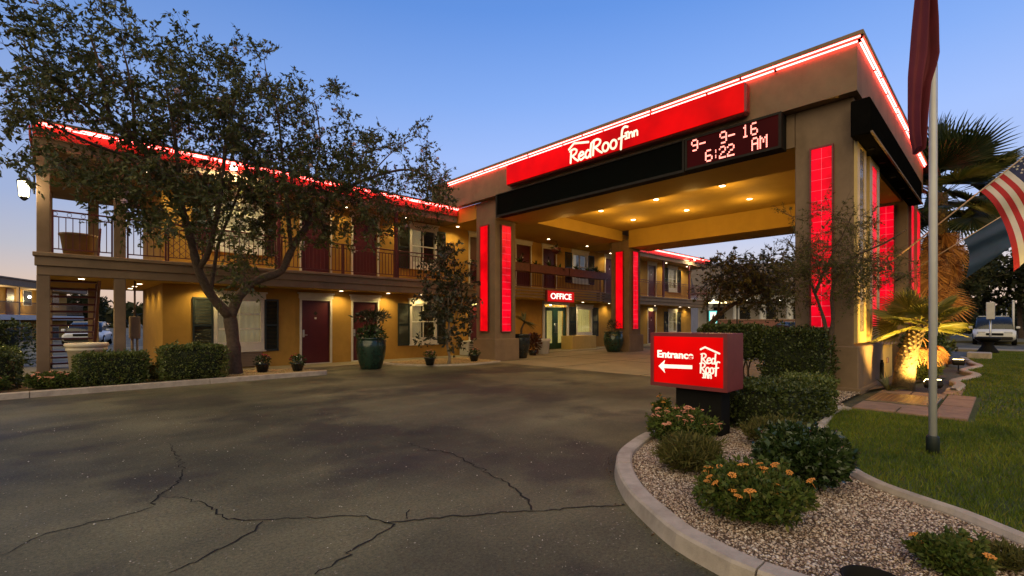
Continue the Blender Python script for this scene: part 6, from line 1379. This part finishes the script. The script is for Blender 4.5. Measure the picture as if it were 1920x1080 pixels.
b = MB(); b.box(-0.33, 0.33, 0, 0.12, 0, 1.05, 0.02); b.build('case', m_dark, ls); b = MB(); b.box(-0.29, 0.29, -0.008, -0.001, 0.04, 1.01); b.build('border', emit('poster_border', (0.15, 0.65, 0.6), 0.9), ls); b = MB(); b.box(-0.2, 0.2, -0.014, -0.009, 0.12, 0.93); b.build('poster', emit('poster_face', (0.85, 0.75, 0.6), 1.0), ls)
b = MB(); b.prism([(-0.1, -0.016, 0.25), (0.08, -0.016, 0.2), (0.12, -0.016, 0.5), (0.02, -0.016, 0.8), (-0.08, -0.016, 0.55)], (0, 0.002, 0)); b.build('poster_figure', mat('poster_brown', (0.2, 0.06, 0.03), 0.6), ls); b = MB(); b.tube([(0, 0.06, -1.2), (0, 0.06, 0.0)], 0.05, 6); b.build('post', m_dark, ls)
g = campt(1345, 33.0); cn = thing('lit_canopy', 'glowing strip canopy beside the leaning tree beyond the portico', 'canopy', (float(g[0]), float(g[1]), 0.0), rz=YAW - math.pi / 2)
b = MB(); b.box(-0.7, 1.6, 0, 0.5, 2.72, 2.9, 0.02); b.build('canopy', m_gold, cn); b = MB(); b.box(-0.65, 0.65, -0.02, -0.002, 2.72, 2.86); b.build('light_strip', emit('strip_light', (1, 0.78, 0.35), 4.0), cn)
for xx in (-0.6, 1.5): b = MB(); b.tube([(xx, 0.25, 0), (xx, 0.25, 2.72)], 0.05, 8); b.build('post', m_dark, cn)

# ---------------------------------------------------------------- vehicles
def car(label, loc, rz, paint, suv=False, group='vehicles parked around the motel'):
    t = thing('parked_car', label, 'car', loc, group, rz); L2, W, H1, H2 = (4.7, 1.9, 1.02, 1.78) if suv else (4.5, 1.8, 0.88, 1.42)
    def ring(x, w, z0, z1, k=0.14):
        return [(x, -w + k, z0), (x, w - k, z0), (x, w, z0 + k), (x, w, z1 - k), (x, w - k * 1.2, z1), (x, -w + k * 1.2, z1), (x, -w, z1 - k), (x, -w, z0 + k)]
    w = W / 2; b = MB(); b.loft([ring(-L2 / 2, w * 0.86, 0.42, 0.72), ring(-L2 / 2 + 0.15, w * 0.96, 0.26, H1 - 0.04), ring(-L2 / 2 + 0.9, w, 0.22, H1), ring(0.0, w, 0.22, H1), ring(L2 / 2 - 1.1, w, 0.22, H1 - 0.02), ring(L2 / 2 - 0.25, w * 0.95, 0.26, H1 - 0.12), ring(L2 / 2, w * 0.84, 0.4, 0.7)], caps=True); b.build('body', paint, t)
    b = MB(); xr = -L2 / 2 + (0.25 if suv else 0.75); b.loft([ring(xr - 0.1, w * 0.86, H1 - 0.06, H1 - 0.02, 0.02), ring(xr + 0.3, w * 0.80, H1 - 0.06, H2 - 0.02, 0.08), ring(0.2, w * 0.80, H1 - 0.06, H2, 0.08), ring(0.75, w * 0.82, H1 - 0.06, H2 - 0.1, 0.08), ring(1.45, w * 0.88, H1 - 0.06, H1 - 0.03, 0.02)], caps=True); cb = b.build('cabin_glass', m_pot_d, t)
    b = MB(); b.box(xr + 0.3, 0.35, -w * 0.72, w * 0.72, H2 - 0.03, H2 + 0.012, 0.012); b.build('roof', paint, t)
    for sx in (-L2 / 2 + 0.85, L2 / 2 - 0.85):
        for sy in (-1, 1):
            b = MB(); prof = [(0.20, -0.11), (0.31, -0.11), (0.335, -0.06), (0.335, 0.06), (0.31, 0.11), (0.20, 0.11)]; b.lathe(prof, (0, 0, 0), 20); wh = b.build('wheel', m_black, t); wh.location = (sx, sy * (w - 0.1), 0.335); wh.rotation_euler = (math.pi / 2, 0, 0); b = MB(); b.lathe([(0.03, 0.125), (0.08, 0.125), (0.19, 0.115)], (0, 0, 0), 12); b.lathe([(0.19, -0.115), (0.08, -0.125), (0.03, -0.125)], (0, 0, 0), 12); b.build('rim', m_steel, wh)
    for sy in (-1, 1):
        b = MB(); b.box(L2 / 2 - 0.16, L2 / 2 - 0.02, sy * w * 0.6 - 0.17, sy * w * 0.6 + 0.17, H1 - 0.36, H1 - 0.2, 0.02); b.build('headlight', m_steel, t); b = MB(); b.box(-L2 / 2 - 0.005, -L2 / 2 + 0.12, sy * w * 0.66 - 0.12, sy * w * 0.66 + 0.12, H1 - 0.36, H1 - 0.18, 0.02); b.build('tail_light', m_redtrim, t); b = MB(); b.box(0.75, 0.92, sy * (w + 0.09) - 0.09, sy * (w + 0.09) + 0.09, H1 - 0.02, H1 + 0.12, 0.03); b.build('mirror', paint, t)
    b = MB(); b.box(L2 / 2 - 0.1, L2 / 2 + 0.05, -w * 0.8, w * 0.8, 0.34, 0.52, 0.03); b.build('bumper', m_dark, t); b = MB(); b.box(L2 / 2 - 0.08, L2 / 2 + 0.012, -w * 0.4, w * 0.4, 0.58, 0.74, 0.02); b.build('grille', m_black, t)
    return t
m_carw = mat('car_white', (0.66, 0.65, 0.64), 0.25, 0.03, 3, spec=0.6); m_cars = mat('car_silver', (0.40, 0.42, 0.45), 0.25, 0.04, 3, spec=0.6)
car('white car parked behind the stair treads', (1.2, 38.5, 0), R_(-100), m_carw); car('silver car parked behind the second end column', (6.2, 40.5, 0), R_(-95), m_cars)
g = campt(1862, 29.5); car('white high fronted car on the side street beyond the lawn', (float(g[0]) + 1.0, float(g[1]), 0), R_(182), m_carw, True); g = campt(1483, 35.5); car('dark car roof showing over the tall hedge', (float(g[0]), float(g[1]), 0), R_(40), m_cars)

# ---------------------------------------------------------------- street furniture beyond the lawn
g = campt(1857, 25); tb = thing('transformer_box', 'grey metal cabinet on a post beyond the lawn', 'cabinet', (float(g[0]), float(g[1]), 0.1)); b = MB(); b.box(-0.23, 0.23, -0.16, 0.16, 1.45, 2.35, 0.02); b.build('cabinet', m_pale, tb); b = MB(); b.box(-0.19, 0.19, -0.175, -0.161, 1.5, 2.3, 0.01); b.build('cabinet_door', m_steel, tb); b = MB(); b.tube([(0, 0, -0.05), (0, 0, 1.45)], 0.045, 8); b.build('post', m_steel, tb)
g = G(1853, 663, 0.0); hy = thing('bollard_urn', 'squat black waisted post at the far edge of the lawn', 'bollard', (float(g[0]) - 0.8, float(g[1]), 0.06)); b = MB(); b.lathe([(0.36, 0), (0.34, 0.08), (0.2, 0.3), (0.17, 0.42), (0.24, 0.52)], (0, 0, 0), 16); b.build('base', m_black, hy); b = MB(); b.lathe([(0.30, 0.521), (0.42, 0.6), (0.42, 0.68), (0.3, 0.7)], (0, 0, 0), 16); b.build('cap', m_black, hy)
g = G(1838, 672, 0.06); b = MB(); b.box(float(g[0]) - 0.4, float(g[0]) + 0.5, float(g[1]) - 0.3, float(g[1]) + 0.35, 0.0, 0.28, 0.02); tag(b.build('concrete_block', m_kerb), 'low concrete block in the grass by the black post', 'block')
for i, (px, zc, h2) in enumerate(((1900, 31, 2.7), (1888, 46, 3.4), (1878, 47, 3.4))):
    g = campt(px, zc); t = thing('white_post', ['slim white post at the side street pavement', 'slim white pole across the side street, nearer the white post', 'slim white pole across the side street, nearer the white car'][i], 'post', (float(g[0]), float(g[1]), 0.05), 'white posts on the side street'); b = MB(); b.tube([(0, 0, 0), (0, 0, h2)], 0.06, 8); b.build('shaft', m_pale, t); b = MB(); b.lathe([(0.06, 0), (0.09, 0.03), (0.03, 0.1)], (0, 0, h2), 10); b.build('cap', m_pale, t)
for i, (px, py, zc) in enumerate(((1905, 595, 55), (1893, 600, 60), (1915, 570, 52), (1850, 560, 58))):
    g = campt(px, zc); z = CH + (HORIZON - py) / FPX * zc; t = thing('street_lamp', ['distant street lamp low among the trees', 'distant street lamp furthest down the side street', 'distant taller street lamp among the trees', 'distant street lamp above the white car'][i], 'street lamp', (float(g[0]), float(g[1]), 0.0), 'distant street lamps'); b = MB(); b.tube([(0, 0, 0), (0, 0, z)], 0.06, 6); b.build('shaft', m_dark, t); b = MB(); b.lathe([(0.05, -0.15), (0.2, 0), (0.05, 0.15)], (0, 0, z + 0.12), 10); b.build('globe', m_lampw, t)

# ---------------------------------------------------------------- trees of the background
m_leafb = leafmat('background_leaves', [(0.014, 0.02, 0.008), (0.028, 0.036, 0.012), (0.045, 0.05, 0.017), (0.06, 0.055, 0.02)], 0.6, 0.2, 0.2)
def far_tree(label, px, zc, h2, rad, group='trees beyond the motel', dens=46):
    g = campt(px, zc); base = (float(g[0]), float(g[1]), 0.0); c = np.array([base[0], base[1], h2 * 0.62]); T = c + rand_dir(dens, 0.1) * (rng.random((dens, 1)) ** 0.4) * np.array([rad, rad, h2 * 0.38])
    S = [([np.array(base), np.array(base) + [0.1, 0.1, h2 * 0.3], c], 0.22, 0.07), ([np.array(base) + [0.05, 0.05, h2 * 0.25], c + [rad * 0.4, 0.2, 0.1 * h2]], 0.1, 0.04), ([np.array(base) + [0.05, 0.05, h2 * 0.28], c + [-rad * 0.4, -0.2, 0.05 * h2]], 0.1, 0.04)]
    return make_tree('street_tree', label, 'tree', base, S, T, (0.75, 0.75, 0.55), 8, 13, 0.30, 0.085, m_leafb, m_bark, group, sl=0.8, every=3, twr=0.012)
far_tree('dark street tree right behind the tall fan palm', 1775, 36, 7.6, 3.0); far_tree('dark street tree over the white car', 1850, 40, 8.2, 3.2, dens=60); far_tree('dark street tree by the slim white post', 1915, 37, 7.8, 3.0, dens=56); far_tree('broad dark tree past the slim white post', 1985, 34, 8.0, 3.4); far_tree('dark tree behind the hall with columns', 1440, 66, 7.5, 3.5); far_tree('tree rising behind the stair of the motel', 150, 48, 4.6, 2.2, dens=34)
shrub('tall_hedge', 'long dark hedge across the side street', 'hedge', tuple(map(float, (*campt(1895, 50), 0.05))), (3.0, 14.0, 2.4), 'box', m_leafb, 8000, 0.30, 0.09, seed=51, rough=0.16)
# far-off wood closing the horizon all round
n = 26000; a = rng.random(n) * 6.283; r = 150 + 40 * rng.random(n); hh = 3.0 + 3.2 * (0.5 + 0.5 * np.sin(a * 23) * np.cos(a * 11 + 1)) + 1.0 * rng.random(n); P = np.column_stack([r * np.cos(a), r * np.sin(a), hh * rng.random(n) ** 0.6])
tag(link('far_wood', fast_mesh('far_wood', leaf_quads(P, rand_dir(n, 0.2), 2.6, 0.9), 4, m_leafb)), 'distant line of trees on the horizon', 'trees', None, 'stuff')
